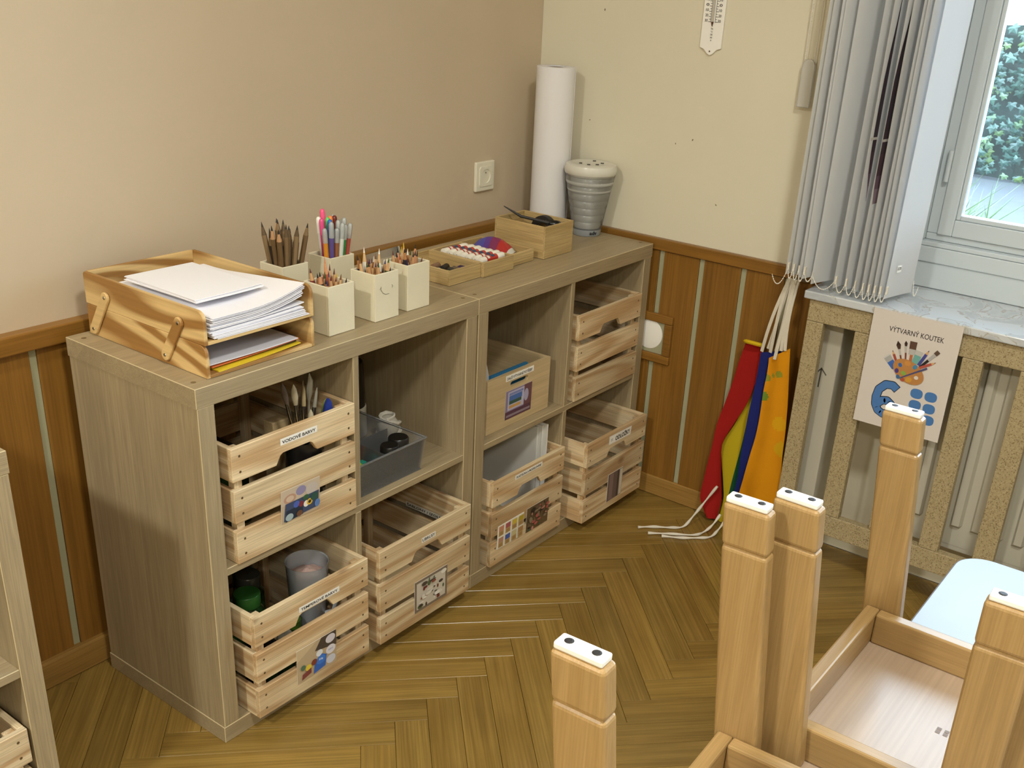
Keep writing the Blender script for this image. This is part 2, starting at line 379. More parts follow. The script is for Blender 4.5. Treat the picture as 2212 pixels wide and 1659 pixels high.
# floor: herringbone parquet, each plank in view a piece of its own
floor = struct(MB().box(X0 - .1, 1.75, Y0 - .1, WA + .1, -0.05, -0.012).build('floor', 'skirting_x'), 'oak herringbone parquet floor', 'floor')
PL, PW = 0.463, 0.070
plank_me = MB().box(-PL/2 + .0004, PL/2 - .0004, -PW/2 + .0004, PW/2 - .0004, -0.012, 0.0).mesh('plank', 'parquet', bevel=0.0006, seg=1)
s2 = math.sqrt(2); far = MB(); nplank = 0
for k in range(-60, 45):
    for j in range(-9, 4):
        for hv in (0, 1):
            if hv == 0: u0, u1, v0, v1 = k*PW + j*PL, k*PW + j*PL + PL, k*PW - j*PL, k*PW - j*PL + PW
            else: u0, u1, v0, v1 = k*PW + PL + j*PL, k*PW + PL + PW + j*PL, (k+1)*PW - PL - j*PL, (k+1)*PW - j*PL
            fn = lambda u, v: ((u + v)/s2 + 0.0394, (u - v)/s2 - 0.9275)
            cx, cy = fn((u0+u1)/2, (v0+v1)/2)
            if not (X0 - .4 < cx < 1.9 and Y0 - .4 < cy < .4): continue
            pts = [fn(u0, v0), fn(u0, v1), fn(u1, v1), fn(u1, v0)]
            cp = clip_poly(pts, X0, 1.615, Y0, WA)
            if len(cp) < 3: continue
            area = abs(sum(cp[i][0]*cp[(i+1) % len(cp)][1] - cp[(i+1) % len(cp)][0]*cp[i][1] for i in range(len(cp)))) / 2
            if area < 2e-5: continue
            near = -0.75 < cx < 1.7 and -1.75 < cy < .2 and not (cx < -.3 and cy < -1.3)
            if near:
                nplank += 1
                ang = R(45) if hv == 0 else R(-45)
                if area > PL * PW * 0.98: obj('plank', plank_me, floor, (cx, cy, 0), (0, 0, ang))
                else:
                    ca, sa = math.cos(-ang), math.sin(-ang)
                    lp = [((x-cx)*ca - (y-cy)*sa, (x-cx)*sa + (y-cy)*ca) for x, y in cp]
                    if sum(lp[i][0]*lp[(i+1) % len(lp)][1] - lp[(i+1) % len(lp)][0]*lp[i][1] for i in range(len(lp))) < 0: lp.reverse()
                    MB().prism(lp, lambda u, v: (u, v, -.012), lambda u, v: (u, v, 0)).build('plank', 'parquet', floor, (cx, cy, 0), (0, 0, ang))
            else:
                if sum(cp[i][0]*cp[(i+1) % len(cp)][1] - cp[(i+1) % len(cp)][0]*cp[i][1] for i in range(len(cp))) < 0: cp.reverse()
                gx, gy = sum(p[0] for p in cp)/len(cp), sum(p[1] for p in cp)/len(cp)
                cp = [(gx + (x-gx)*.998, gy + (y-gy)*.998) for x, y in cp]
                far.prism(cp, lambda u, v: (u, v, -.012), lambda u, v: (u, v, 0))
fo = far.build('parquet_field', 'parquet', floor); fo['kind'] = 'stuff'

# long wall (beige plaster over wood wainscot)
wall_l = struct(MB().box(X0 - .1, WB + .1, WA, WA + .15, 0, ZC).build('wall_left', 'plaster_beige'), 'beige plastered long wall above wood wainscot', 'wall')
RT, RB = 0.782, 0.745          # dado rail top and bottom
x = -0.0542 - 0.126 * 8
STRIP, PITCH = 0.0150, 0.126
xs = []
while x < WB: xs.append(x); x += PITCH
for i, xa in enumerate(xs):
    boxpart('wainscot_strip', 'strip_green', wall_l, (xa, xa + STRIP, WA - .006, WA + .002, 0.05, RB), bevel=0)
    xe = min(xa + PITCH, WB - .004)
    if xe - xa - STRIP > 0.01: boxpart('wainscot_panel', 'wainscot_z', wall_l, (xa + STRIP + .0006, xe - .0006, WA - .010, WA + .002, 0.05, RB), bevel=0.0012)
boxpart('wainscot_panel', 'wainscot_z', wall_l, (X0, xs[0] - .001, WA - .010, WA + .002, 0.05, RB), bevel=0)
struct(boxpart('trim_1', 'wainscot_x', None, (X0, WB - .016, WA - .028, WA + .002, RB, RT), bevel=0.003), 'wood dado rail on the beige wall', 'trim')
struct(boxpart('baseboard_left', 'skirting_x', None, (X0, WB - .013, WA - .024, WA - .0005, 0.0005, 0.066), bevel=0.004), 'oak skirting board along the beige wall', 'baseboard')
# window wall
YN = -0.885                    # where the radiator niche and window reveal start
YE = -2.45
wall_r = struct(MB().box(WB, 1.86, YN, WA - .0005, 0, ZC).box(WB, 1.86, -2.95, YE, 0, ZC).box(WB, 1.86, Y0 - .1, -2.95, 0, .80).box(WB, 1.86, Y0 - .1, -2.95, 2.35, ZC).box(WB, 1.86, Y0 - .1, -4.4, .80, 2.35).box(WB, 1.86, YE, YN, 2.35, ZC).box(1.62, 1.86, YE, YN, 0, .752).build('wall_right', 'plaster_cream'), 'cream plastered window wall above wood wainscot', 'wall')
ys = [-0.4044 + PITCH * k for k in (3, 2, 1, 0, -1, -2, -3)]
for i, ya in enumerate(ys):
    if ya - STRIP < YN: continue
    boxpart('wainscot_strip', 'strip_green', wall_r, (WB - .006, WB + .002, ya - STRIP, ya, 0.05, RB), bevel=0)
    ye = max(ya - PITCH, YN)
    if ya - STRIP - ye > 0.01: boxpart('wainscot_panel', 'wainscot_z', wall_r, (WB - .010, WB + .002, ye + .0006, ya - STRIP - .0006, 0.05, RB), bevel=0.0012)
struct(boxpart('trim_2', 'wainscot_y', None, (WB - .018, WB + .002, YN + .001, WA - .030, RB + .002, RT - .003), bevel=0.003), 'wood dado rail on the window wall', 'trim')
struct(boxpart('baseboard_right', 'skirting_y', None, (WB - .014, WB + .0005, YN + .001, WA - .0255, 0.0005, 0.062), bevel=0.004), 'oak skirting board under the window wall', 'baseboard')
struct(MB().box(X0 - .1, WB + .3, Y0 - .1, WA + .15, ZC, ZC + .1).build('ceiling', 'ceiling_white'), 'white ceiling', 'ceiling')
struct(MB().box(X0 - .1, X0, Y0 - .1, WA, 0, ZC).build('wall_back', 'plaster_cream'), 'cream wall behind the camera', 'wall')
struct(MB().box(X0, WB, Y0 - .1, Y0, 0, ZC).build('wall_front', 'plaster_cream'), 'cream wall opposite the shelves', 'wall')
# specks in the plaster
def specks(parent, pts, fn, col='#7d7058'):
    mb = MB(col)
    for u, v, r in pts: disc(mb, u, v, r, r * .6, fn, col, .0004, 7, u * 50)
    mb.build('nail_hole', 'print', parent)
fnR = lambda u, v, l=0.0: (WB - l, u, v)
specks(wall_r, [(-.155, 1.352, .0035), (-.132, 1.064, .0025), (-.412, 1.036, .0025), (-.462, 1.052, .0032), (-.553, .895, .003)], fnR)

# ------------------------------------------------------------------ window, sill, outside
win = sempty('window_1', 'white wooden casement window with marble sill', 'window')
XF = 1.70
def wbox(name, b, mat='glare_white_paint', bevel=.002): return boxpart(name, mat, win, b, bevel)
ZT = 2.35
wbox('parapet_board', (XF + .006, 1.80, YE, YN, .756, .821))
wbox('fixed_frame', (XF, 1.80, YE, YN, .8215, .860)); wbox('fixed_frame', (XF, 1.80, YE, YN, ZT - .05, ZT))
wbox('fixed_frame', (XF, 1.80, -1.050, YN, .861, ZT - .051)); wbox('fixed_frame', (XF, 1.80, YE, YE + .165, .861, ZT - .051))
wbox('frame_bead', (XF + .004, 1.80, YE + .166, -1.0505, .8605, .872)); wbox('frame_bead', (XF + .004, 1.80, -1.063, -1.0505, .8725, ZT - .052))
wbox('frame_rebate', (XF + .03, 1.80, YE + .18, -1.0635, .8725, .889)); wbox('frame_rebate', (XF + .03, 1.80, -1.0905, -1.0635, .8895, ZT - .06))
YM = -1.66
for n_, (ya, yb) in enumerate(((-1.0910, YM + .002), (YM - .002, YE + .19))):
    sash = sempty_dummy = None
    s_ = bpy.data.objects.new('sash', None); C.objects.link(s_); s_.parent = win
    for b in ((ya, ya - .036, .8895, ZT - .06), (yb, yb + .036, .8895, ZT - .06)):
        boxpart('sash_stile', 'glare_white_paint', s_, (XF + .022, XF + .066, min(b[0], b[1]), max(b[0], b[1]), b[2], b[3]), .002)
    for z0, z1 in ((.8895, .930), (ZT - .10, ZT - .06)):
        boxpart('sash_rail', 'glare_white_paint', s_, (XF + .0222, XF + .066, yb + .0363, ya - .0363, z0, z1), .002)
    boxpart('glazing_bead', 'glare_white_paint', s_, (XF + .030, XF + .06, ya - .0465, ya - .0363, .9303, ZT - .1003), .002)
    boxpart('glazing_bead', 'glare_white_paint', s_, (XF + .030, XF + .06, yb + .0363, yb + .0465, .9303, ZT - .1003), .002)
    boxpart('glazing_bead', 'glare_white_paint', s_, (XF + .030, XF + .06, yb + .0467, ya - .0467, .9303, .9415), .002)
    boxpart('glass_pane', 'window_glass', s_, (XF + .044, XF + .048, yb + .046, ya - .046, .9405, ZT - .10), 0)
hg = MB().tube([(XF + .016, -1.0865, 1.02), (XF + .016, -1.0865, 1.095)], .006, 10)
hg.build('hinge', 'glare_white_paint', win, smooth=True)
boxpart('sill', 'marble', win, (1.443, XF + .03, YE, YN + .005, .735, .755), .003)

def portal(name, y0, y1, z0, z1, x):
    l = bpy.data.lights.new(name, 'AREA'); l.shape = 'RECTANGLE'; l.size = z1 - z0; l.size_y = y1 - y0; l.cycles.is_portal = True
    o = bpy.data.objects.new(name, l); C.objects.link(o); o.location = (x, (y0 + y1)/2, (z0 + z1)/2); o.rotation_euler = (0, R(90), 0)
portal('window_portal', YE, YN, .76, ZT, 1.87); portal('window_portal', -4.4, -2.95, .80, ZT, 1.87)
# window added out of view to bring more daylight into the room
w2 = sempty('added_window', 'white window added out of view along the wall for daylight', 'window')
for b in ((1.70, 1.78, -4.4, -2.95, .80, .86), (1.70, 1.78, -4.4, -2.95, 2.29, 2.35), (1.70, 1.78, -4.4, -4.34, .86, 2.29), (1.70, 1.78, -3.01, -2.95, .86, 2.29), (1.70, 1.78, -3.71, -3.64, .86, 2.29)): boxpart('frame', 'glare_white_paint', w2, b, .002)
for ya, yb in ((-4.34, -3.71), (-3.64, -3.01)): boxpart('glass_pane', 'window_glass', w2, (1.738, 1.742, ya, yb, .86, 2.29), 0)
# ivy wall, gravel and grass outside
gr = tag(MB().box(1.88, 9.0, -5.0, 5.0, .30, .38).build('gravel_ground', 'gravel'), 'pale grey gravel yard outside the window', 'ground', kind='structure')
ivy = thing('ivy_hedge', 'ivy covered low wall across the yard outside the window', 'hedge', (6.1, -0.2, .38))
IVT = 0.90
bk = MB()
def ivfn(u, v):
    y = -2.6 + 4.2 * u; z = IVT * v + (.06 * noise.noise(Vector((y * 3, 0, 1))) if v > .9 else 0)
    return (0.05 + .05 * noise.noise(Vector((y * 4, z * 4, 3))), y, z)
bk.grid(ivfn, 60, 16)
bk.box(.12, .4, -2.6, 1.6, 0, IVT * .95)
bk.build('hedge_core', 'ivy_back', ivy)
lp = [(0, 0), (.30, -.12), (.62, -.05), (.50, .22), (.72, .52), (.36, .50), (0, 1.0), (-.36, .50), (-.72, .52), (-.50, .22), (-.62, -.05), (-.30, -.12)]
def leafmesh(sz):
    mb = MB(); n = len(lp); mb.v.append((0, 0, .35 * sz))
    mb.v = [(-.10 * sz, 0, -.30 * sz)]
    for a, b in lp: mb.v.append((.12 * sz * abs(a) + .10 * sz * b * b, a * sz, -b * sz))
    for i in range(n): mb.face((0, 1 + i, 1 + (i + 1) % n))
    return mb
leaf_me = leafmesh(.042).mesh('leaf', 'ivy_leaf')
fol = MB(); r2 = random.Random(3); nl = 0
for i in range(1500):
    y = r2.uniform(-2.6, 1.6); z = r2.uniform(.03, 1.0) * (IVT + .05 * noise.noise(Vector((y * 3, 0, 1))))
    if -.42 < y < .42 and nl < 290 and False: continue
    M = Matrix.Translation((-.02 - r2.uniform(0, .07), y, z)) @ Matrix.Rotation(r2.uniform(-.7, .7), 4, 'X') @ Matrix.Rotation(r2.uniform(-.6, .3), 4, 'Y') @ Matrix.Rotation(r2.uniform(-.5, .5), 4, 'Z') @ Matrix.Scale(r2.uniform(.7, 1.35), 4)
    b = len(fol.v); t = leafmesh(.042)
    if -.35 < y < .38:
        o = obj('leaf', leaf_me, ivy); o.matrix_local = M; nl += 1
    else:
        fol.v += [tuple(M @ Vector(p)) for p in t.v]
        for f in t.f: fol.face([b + q for q in f])
for i in range(120):   # extra leaves where the hedge shows through the pane
    y = r2.uniform(-.35, .38); z = r2.uniform(.02, .97) * IVT
    M = Matrix.Translation((-.03 - r2.uniform(0, .08), y, z)) @ Matrix.Rotation(r2.uniform(-.7, .7), 4, 'X') @ Matrix.Rotation(r2.uniform(-.6, .3), 4, 'Y') @ Matrix.Scale(r2.uniform(.7, 1.35), 4)
    if nl < 300: o = obj('leaf', leaf_me, ivy); o.matrix_local = M; nl += 1
f_ = fol.build('foliage', 'ivy_leaf', ivy); f_['kind'] = 'stuff'
gt = MB(); r3 = random.Random(5)
for i in range(260):
    x, y = 3.6 + r3.gauss(0, .10), -.52 + r3.gauss(0, .11); h = r3.uniform(.15, .42); dx, dy = r3.gauss(0, .07), r3.gauss(0, .09)
    w = .004
    gt.quadpts([(x, y - w, .38), (x, y + w, .38), (x + dx * .5, y + dy * .5 + w * .8, .38 + h * .6), (x + dx * .5, y + dy * .5 - w * .8, .38 + h * .6)])
    gt.quadpts([(x + dx * .5, y + dy * .5 - w * .8, .38 + h * .6), (x + dx * .5, y + dy * .5 + w * .8, .38 + h * .6), (x + dx * 1.3, y + dy * 1.3, .38 + h)])
tag(gt.build('grass_tuft', 'grass_blade'), 'tuft of long grass outside the window', 'grass', kind='stuff')
fl = MB('#9c4630')
for i in range(7):
    a = i * 0.9; fl.lathe([(.002, 0), (.018, .02), (.012, .045), (.001, .05)], 7, 5.75 + .03 * math.cos(a), -.075 + .035 * math.sin(a))
for i in range(len(fl.v)): fl.v[i] = (fl.v[i][0], fl.v[i][1], fl.v[i][2] + .43)
fl.setcol('#4c7a4a'); fl.tube([(5.75, -.075, .38), (5.75, -.075, .45)], .005, 6)
tag(fl.build('flower', 'print'), 'orange flower in front of the ivy hedge', 'flower')

# ------------------------------------------------------------------ radiator niche
cov = thing('radiator_cover', 'speckled terrazzo radiator cover with upright slots under the sill', 'radiator cover', (1.455, -1.6, 0))
def cbox(name, y0, y1, z0, z1): return boxpart(name, 'terrazzo', cov, (0, .025, y0 + 1.6, y1 + 1.6, z0, z1), .002)
YC0 = -0.893
cbox('top_rail', YE + .01, YC0, .678, .734); cbox('bottom_rail', YE + .01, YC0, .113, .1715)
ye = YC0; k = 0; sl = -.937
while sl > YE + .05:
    cbox('post', sl, ye, .172, .6775)
    ye = sl - .082; sl = sl - .130
cbox('post', YE + .01, ye, .172, .6775)
for yy in (-1.165, -2.4): boxpart('foot', 'grey_paint', cov, (.026, .06, yy + 1.6 - .02, yy + 1.6, 0.0005, .16), .002)
cas = thing('pipe_casing', 'pale painted boxed pipe casing behind the first cover slot', 'pipe casing', (1.55, -.93, 0))
boxpart('casing_box', 'radiator_paint', cas, (-.035, .068, -.042, .040, .0005, .733), .004)
mk = MB('#4d4a42'); fnc = lambda u, v, l=0.0: (-.0352 - l, -u, v)
for pts in ([(-.006, .52), (.014, .545), (.016, .542), (-.003, .517)], [(.014, .545), (.030, .528), (.028, .525), (.013, .541)], [(.012, .54), (.016, .54), (.015, .49), (.011, .49)]): poly(mk, [(p[0] - .012, p[1]) for p in pts][::-1], fnc, '#5a564c', .0002)
mk.build('pencil_mark', 'print', cas)
rad = thing('radiator', 'pale grey fluted panel radiator behind the terrazzo cover', 'radiator', (1.535, -1.7, 0))
prof = []; y = -1.213; 
rp_ = MB(); pts = []
yy = 0.0; ny = 0
ya_, yb_ = -1.213, -2.35
cols = []
yv = ya_
while yv > yb_:
    cols += [(yv, 0.0), (yv - .012, 0.0), (yv - .018, -.012), (yv - .036, -.012), (yv - .042, 0.0)]
    yv -= .050
cols.append((yb_, 0.0))
zs_ = [.165, .215, .225, .70, .71, .73]
for j, z in enumerate(zs_):
    for (yq, d) in cols: rp_.v.append((d if 1 < j < 4 else 0.0, yq + 1.7, z))
n = len(cols)
for j in range(len(zs_) - 1):
    for i in range(n - 1): rp_.face((j*n + i, j*n + i + 1, (j+1)*n + i + 1, (j+1)*n + i))
rp_.build('front_panel', 'radiator_paint', rad)
boxpart('body', 'radiator_paint', rad, (.001, .062, yb_ + 1.7, ya_ + 1.7, .150, .7305), .003)

# ------------------------------------------------------------------ vertical blind
bl = thing('vertical_blind', 'cream vertical blind drawn aside over the window wall', 'blind', (1.5, -.95, 2.45))
def bz(z): return z - 2.45
boxpart('head_rail', 'white_plastic', bl, (-.03, .02, -1.5, .28, -.02, .02), .002)
SW = .115
slats = [(1.425, -.834, -12, .788), (1.425, -.848, -12, .787), (1.425, -.862, -13, .786), (1.427, -.876, -13, .785),
         (1.445, -.891, -17, .772), (1.450, -.950, -8, .772), (1.450, -.976, -8, .772), (1.450, -.998, -8, .771), (1.450, -1.018, -8, .769), (1.450, -1.033, -9, .769),
         (1.452, -1.047, -9, .769), (1.455, -1.060, -10, .769), (1.4627, -1.0732, -14, .770)]
for i, (xa, ya, th, zb) in enumerate(slats):
    t = R(th); hh = 2.40 - zb; ph = rnd.uniform(0, 6)
    mb = MB()
    for sgn in (1, -1):
        fn = lambda u, v, sgn=sgn: (u * SW * math.cos(t) + (sgn * .0004 + .003 * math.sin(v * 5 + ph) * 0 + .006 * (.25 - (u - .5) ** 2)) * -math.sin(t), u * SW * math.sin(t) + (sgn * .0004 + .006 * (.25 - (u - .5) ** 2)) * math.cos(t) + .004 * math.sin(v * 4 + ph), hh * v)
        mb.grid(fn, 6, 10)
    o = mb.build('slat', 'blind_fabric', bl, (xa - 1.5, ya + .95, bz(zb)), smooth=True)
    boxpart('hem_weight', 'white_fabric', bl, (xa - 1.5 + .002, xa - 1.5 + .010, ya + .95 - .002, ya + .95 + .002, bz(zb) + .01, bz(zb) + .03), .001)
    # printed dark motif on the middle slats
    if i in (6, 7):
        pm = MB('#3a2a35'); f2 = lambda u, v, l=0.0: ((u * .3 * SW * math.cos(t) - (.0012 + l) * -math.sin(t)), u * .3 * SW * math.sin(t) - (.0012 + l) * math.cos(t) + .006 * (.25 - (u * .3 - .5) ** 2) + .004 * math.sin(((v - zb) / hh) * 4 + ph), v - zb)
        zz = [.985, 1.02, 1.05, 1.10, 1.15, 1.20, 1.26, 1.32, 1.38, 1.45]
        cols_ = ['#8d7680', '#6b4f5c', '#4a3038', '#3a2730', '#33222c', '#33222c', '#33222c', '#33222c', '#33222c']
        lo = [.30, .12, .05, .02, .02, .02, .02, .22, .55, .9] if i == 7 else [.95, .8, .6, .45, .40, .40, .45, .6, .8, .95]
        for a in range(len(zz) - 1):
            pm.setcol(cols_[a]); pm.quadpts([f2(lo[a], zz[a]), f2(.98, zz[a]), f2(.98, zz[a+1]), f2(lo[a+1], zz[a+1])])
        poly(pm, [f for f in ((.02, 1.127), (.98, 1.127), (.98, 1.133), (.02, 1.133))], f2, '#c9c2bb', .0003)
        pm.build('printed_motif', 'print', bl, (xa - 1.5, ya + .95, bz(zb)))
    if i == len(slats) - 1:
        pm = MB('#f2f2f0'); f2 = lambda u, v, l=0.0: (u * math.cos(t) + (-.0012 - l) * -math.sin(t), u * math.sin(t) + (-.0012 - l) * math.cos(t) + .004 * math.sin(ph), v)
        # small size sticker on the last slat, side towards the room
        f3 = lambda u, v, l=0.0: (u * math.cos(t) + (.0032 + l) * -math.sin(t), u * math.sin(t) + (.0032 + l) * math.cos(t) + .004 * math.sin(ph), v)
        f4 = lambda u, v, l=0.0: (u * math.cos(t) - (.0012 + l) * -math.sin(t), u * math.sin(t) - (.0012 + l) * math.cos(t) + .004 * math.sin(ph), v)
        for ff in (f4,):
            poly(pm, [(.030, .060), (.050, .060), (.050, .078), (.030, .078)], ff, '#f4f4f2', .0004); puttext(pm, '3/2705', .032, .066, .016, .007, ff, '#222222', .01, .0007)
        pm.build('size_sticker', 'print', bl, (xa - 1.5, ya + .95, bz(zb)))
def beadchain(p0, p1, sag, n=14):
    mb = MB('#e6e2d8'); path = []
    for i in range(n + 1):
        t = i / n; path.append((p0[0] + (p1[0]-p0[0])*t, p0[1] + (p1[1]-p0[1])*t, p0[2] + (p1[2]-p0[2])*t - sag * 4 * t * (1 - t)))
    mb.tube(path, .0007, 5)
    for i in range(1, n):
        q = path[i]; mb.lathe([(.0001, q[2]-.0018), (.0018, q[2]), (.0001, q[2]+.0018)], 6, q[0], q[1])
    mb.build('bead_chain', 'print', bl)
for i in range(len(slats) - 1):
    a, b = slats[i], slats[i + 1]
    beadchain((a[0] - 1.5 + .002, a[1] + .95, bz(a[3]) + .022), (b[0] - 1.5 + .002, b[1] + .95, bz(b[3]) + .022), .030 if i != 3 else .022)
beadchain((1.425 - 1.5, -.834 + .95, bz(.80)), (1.415 - 1.5, -.80 + .95, bz(.785)), .03); 
a = slats[-1]; beadchain((a[0] - 1.5 + .11, a[1] - .028 + .95, bz(.80)), (a[0] - 1.5 + .115, a[1] - .040 + .95, bz(.785)), .03)
cw = MB(); pl_ = [(-.0165, 0), (.0165, 0), (.0165, .085)] + [(.0165 * math.cos(R(q)), .095 + .0165 * math.sin(R(q))) for q in range(0, 181, 20)] + [(-.0165, .085)]
cw.prism(pl_, lambda u, v: (.005, -u, v), lambda u, v: (-.005, -u, v))
cw.build('cord_weight', 'frost_plastic', bl, (1.538 - 1.5, -.762 + .95, bz(1.170)), bevel=.002)
cd = MB('#d9d4c8'); cd.tube([(1.538 - 1.5, -.750 + .95, bz(1.27)), (1.53 - 1.5, -.745 + .95, bz(2.43))], .0012, 6); cd.tube([(1.538 - 1.5, -.774 + .95, bz(1.27)), (1.53 - 1.5, -.770 + .95, bz(2.43))], .0012, 6)
for i in range(60):
    z = 1.28 + i * .0095; cd.lathe([(.0001, bz(z)-.002), (.0022, bz(z)), (.0001, bz(z)+.002)], 6, 1.538 - 1.5, -.750 + .95)
cd.build('pull_cord', 'print', bl)

# ------------------------------------------------------------------ things on the walls
th = thing('wall_thermometer', 'white wall thermometer with twin number scales on the cream wall', 'thermometer', (WB - .001, -.485, 1.265))
tp = [(0, 0), (.008, .004), (.018, .014), (.0302, .018), (.0302, .40), (-.0302, .40), (-.0302, .018), (-.018, .014), (-.008, .004)]
tb = MB(); tb.prism(tp, lambda u, v: (0, -u, v), lambda u, v: (-.006, -u, v)); tb.build('board', 'white_plastic', th, bevel=.0012)
ts = MB('#333333'); ft = lambda u, v, l=0.0: (-.0062 - l, -u, v)
for side in (-1, 1):
    poly(ts, [(side*.0065 - .0006, .078), (side*.0065 + .0006, .078), (side*.0065 + .0006, .39), (side*.0065 - .0006, .39)], ft, '#4a4642', .0002)
    for i in range(32):
        z = .079 + i * .0062 * .98; ln = .007 if i % 2 == 0 else .0045; a, b = sorted((side * .0065, side * (.0065 + ln)))
        poly(ts, [(a, z), (b, z), (b, z + .0012), (a, z + .0012)], ft, '#4a4642', .0002)
    for i, s in enumerate(('30', '20', '10', '0', '10', '20', '30', '40')):
        puttext(ts, s, (.0140 if side > 0 else -.0230), .079 + i * .0123 * 2 * .5, .008, .0065, ft, '#3c3835', .02, .0002)
for i, (s, w) in enumerate((('+', .003), ('TFA', .007), ('°C', .006), ('DE', .006), ('05', .006), ('o', .003))):
    puttext(ts, s, -w/2, .068 - i * .0068, w, .004, ft, '#3c3835', .02, .0002)
disc(ts, 0, .010, .0022, .0022, ft, '#5a5148', .0002)
ts.build('scale', 'print', th)
tu = MB('#b9b2a6'); tu.tube([(-.008, 0, .078), (-.008, 0, .40)], .0028, 10); tu.setcol('#5d3a36'); tu.tube([(-.0085, 0, .070), (-.0085, 0, .08)], [.001, .0035], 10); tu.build('tube', 'gloss_print', th, smooth=True)

so = thing('wall_socket', 'cream square power socket on the beige wall', 'socket', (1.311, WA, .910))
boxpart('outer_frame', 'socket_plastic', so, (-.0405, .0405, -.010, 0, -.0405, .0405), .003)
ins = MB(); n_ = 28; sq = []
# inset plate with a round well
fr_ = MB()
def ringplate(mb, half, r, y, n=32):
    b = len(mb.v)
    for k in range(n):
        a = 2 * math.pi * (k + .5) / n; c, s = math.cos(a), math.sin(a); m = half / max(abs(c), abs(s)); mb.v.append((c * m, y, s * m))
    for k in range(n):
        a = 2 * math.pi * (k + .5) / n; mb.v.append((r * math.cos(a), y, r * math.sin(a)))
    for k in range(n):
        j = (k + 1) % n; mb.face((b + k, b + j, b + n + j, b + n + k))
    return b
b0 = ringplate(fr_, .027, .0195, -.0125)
b1 = len(fr_.v)
for k in range(32):
    a = 2 * math.pi * (k + .5) / 32; fr_.v.append((.018 * math.cos(a), -.002, .018 * math.sin(a)))
for k in range(32):
    j = (k + 1) % 32; fr_.face((b0 + 32 + k, b0 + 32 + j, b1 + j, b1 + k)); fr_.face((b0 + j, b0 + k, b0 + k, b0 + j)) if False else None
fr_.face([b1 + k for k in range(32)])
b2 = len(fr_.v)
for k in range(32):
    q = fr_.v[b0 + k]; fr_.v.append((q[0] * 1.02, -.0095, q[2] * 1.02))
for k in range(32):
    j = (k + 1) % 32; fr_.face((b0 + j, b0 + k, b2 + k, b2 + j))
fr_.build('socket_insert', 'socket_plastic', so)
pn = MB('#2a2622'); 
for u, v, r in ((-.0075, -.002, .003), (.0075, -.002, .003)): disc(pn, u, v, r, r, lambda a, b, l=0.0: (a, -.0021 - l, b), '#1d1a17', .0003)
pn.build('contact_hole', 'print', so)
MB().tube([(0, -.002, .010), (0, -.012, .010)], .0022, 10).build('earth_pin', 'steel', so, smooth=True)

ha = thing('wall_hatch', 'small wood framed opening with white round cap beside the shelf', 'hatch', (WB - .010, -.40, .495))
for nm, b in (('frame_top', (-.012, 0, -.074, .074, .048, .072)), ('frame_bottom', (-.012, 0, -.074, .074, -.072, -.048)), ('frame_side', (-.012, 0, -.074, -.050, -.0475, .0475)), ('frame_side', (-.012, 0, .050, .074, -.0475, .0475))):
    boxpart(nm, 'wainscot_y', ha, b, .002)
boxpart('backing', 'strip_green', ha, (-.003, -.0005, -.0495, .0495, -.0475, .0475), 0)
MB().lathe([(.0001, .004), (.030, .004), (.044, .001), (.046, -.003)], 28, 0, 0).xform(Matrix.Translation((-.0035, .002, .006)) @ Matrix.Rotation(R(-90), 4, 'Y')).build('round_cap', 'white_plastic', ha, smooth=True)

# ------------------------------------------------------------------ cube shelves
UW, UD, UH, TP, TI = .765, .390, .765, .038, .016
def shelf_unit(label, x0):
    t = thing('cube_shelf', label, 'shelf', (x0, 0, 0), group='oak cube shelves')
    boxpart('top_panel', 'oak_x', t, (0, UW, -UD, 0, UH - TP, UH), .0011, 1, 'oak_edge')
    boxpart('bottom_panel', 'oak_x', t, (0, UW, -UD, 0, 0, TP), .0011, 1, 'oak_edge')
    for a in (.002, UW - TP): boxpart('side_panel', 'oak_z', t, (a, a + TP - .002, -UD + .001, -.001, TP, UH - TP), .0011, 1, 'oak_edge')
    m = UW / 2; zs = (UH - TI) / 2
    boxpart('shelf_board', 'oak_x', t, (TP, UW - TP, -UD + .002, -.002, zs, zs + TI), .0009, 1, 'oak_edge')
    for z0, z1 in ((TP, zs), (zs + TI, UH - TP)): boxpart('divider', 'oak_z', t, (m - TI/2, m + TI/2, -UD + .002, -.002, z0, z1), .0009, 1, 'oak_edge')
    hp = MB('#6e5b3a')
    for hx in (.020, UW - .020):
        for hy in (-UD + .03, -.03): disc(hp, hx, hy, .005, .005, lambda u, v, l=0.0: (u, v, UH + l), '#75623f', .0003, 12)
    hp.build('hole_plug', 'print', t)
    return t
SH1 = shelf_unit('oak cube shelf holding the paper tray and five pencil pots', 0.0)
SH2 = shelf_unit('oak cube shelf in the corner beneath the paper roll and trays', UW + .0012)
SH3 = shelf_unit('oak cube shelf cut off by the left picture edge', -.333 - UW)
ZSH = (UH - TI) / 2 + TI       # top of the middle board
U2 = UW + .0012

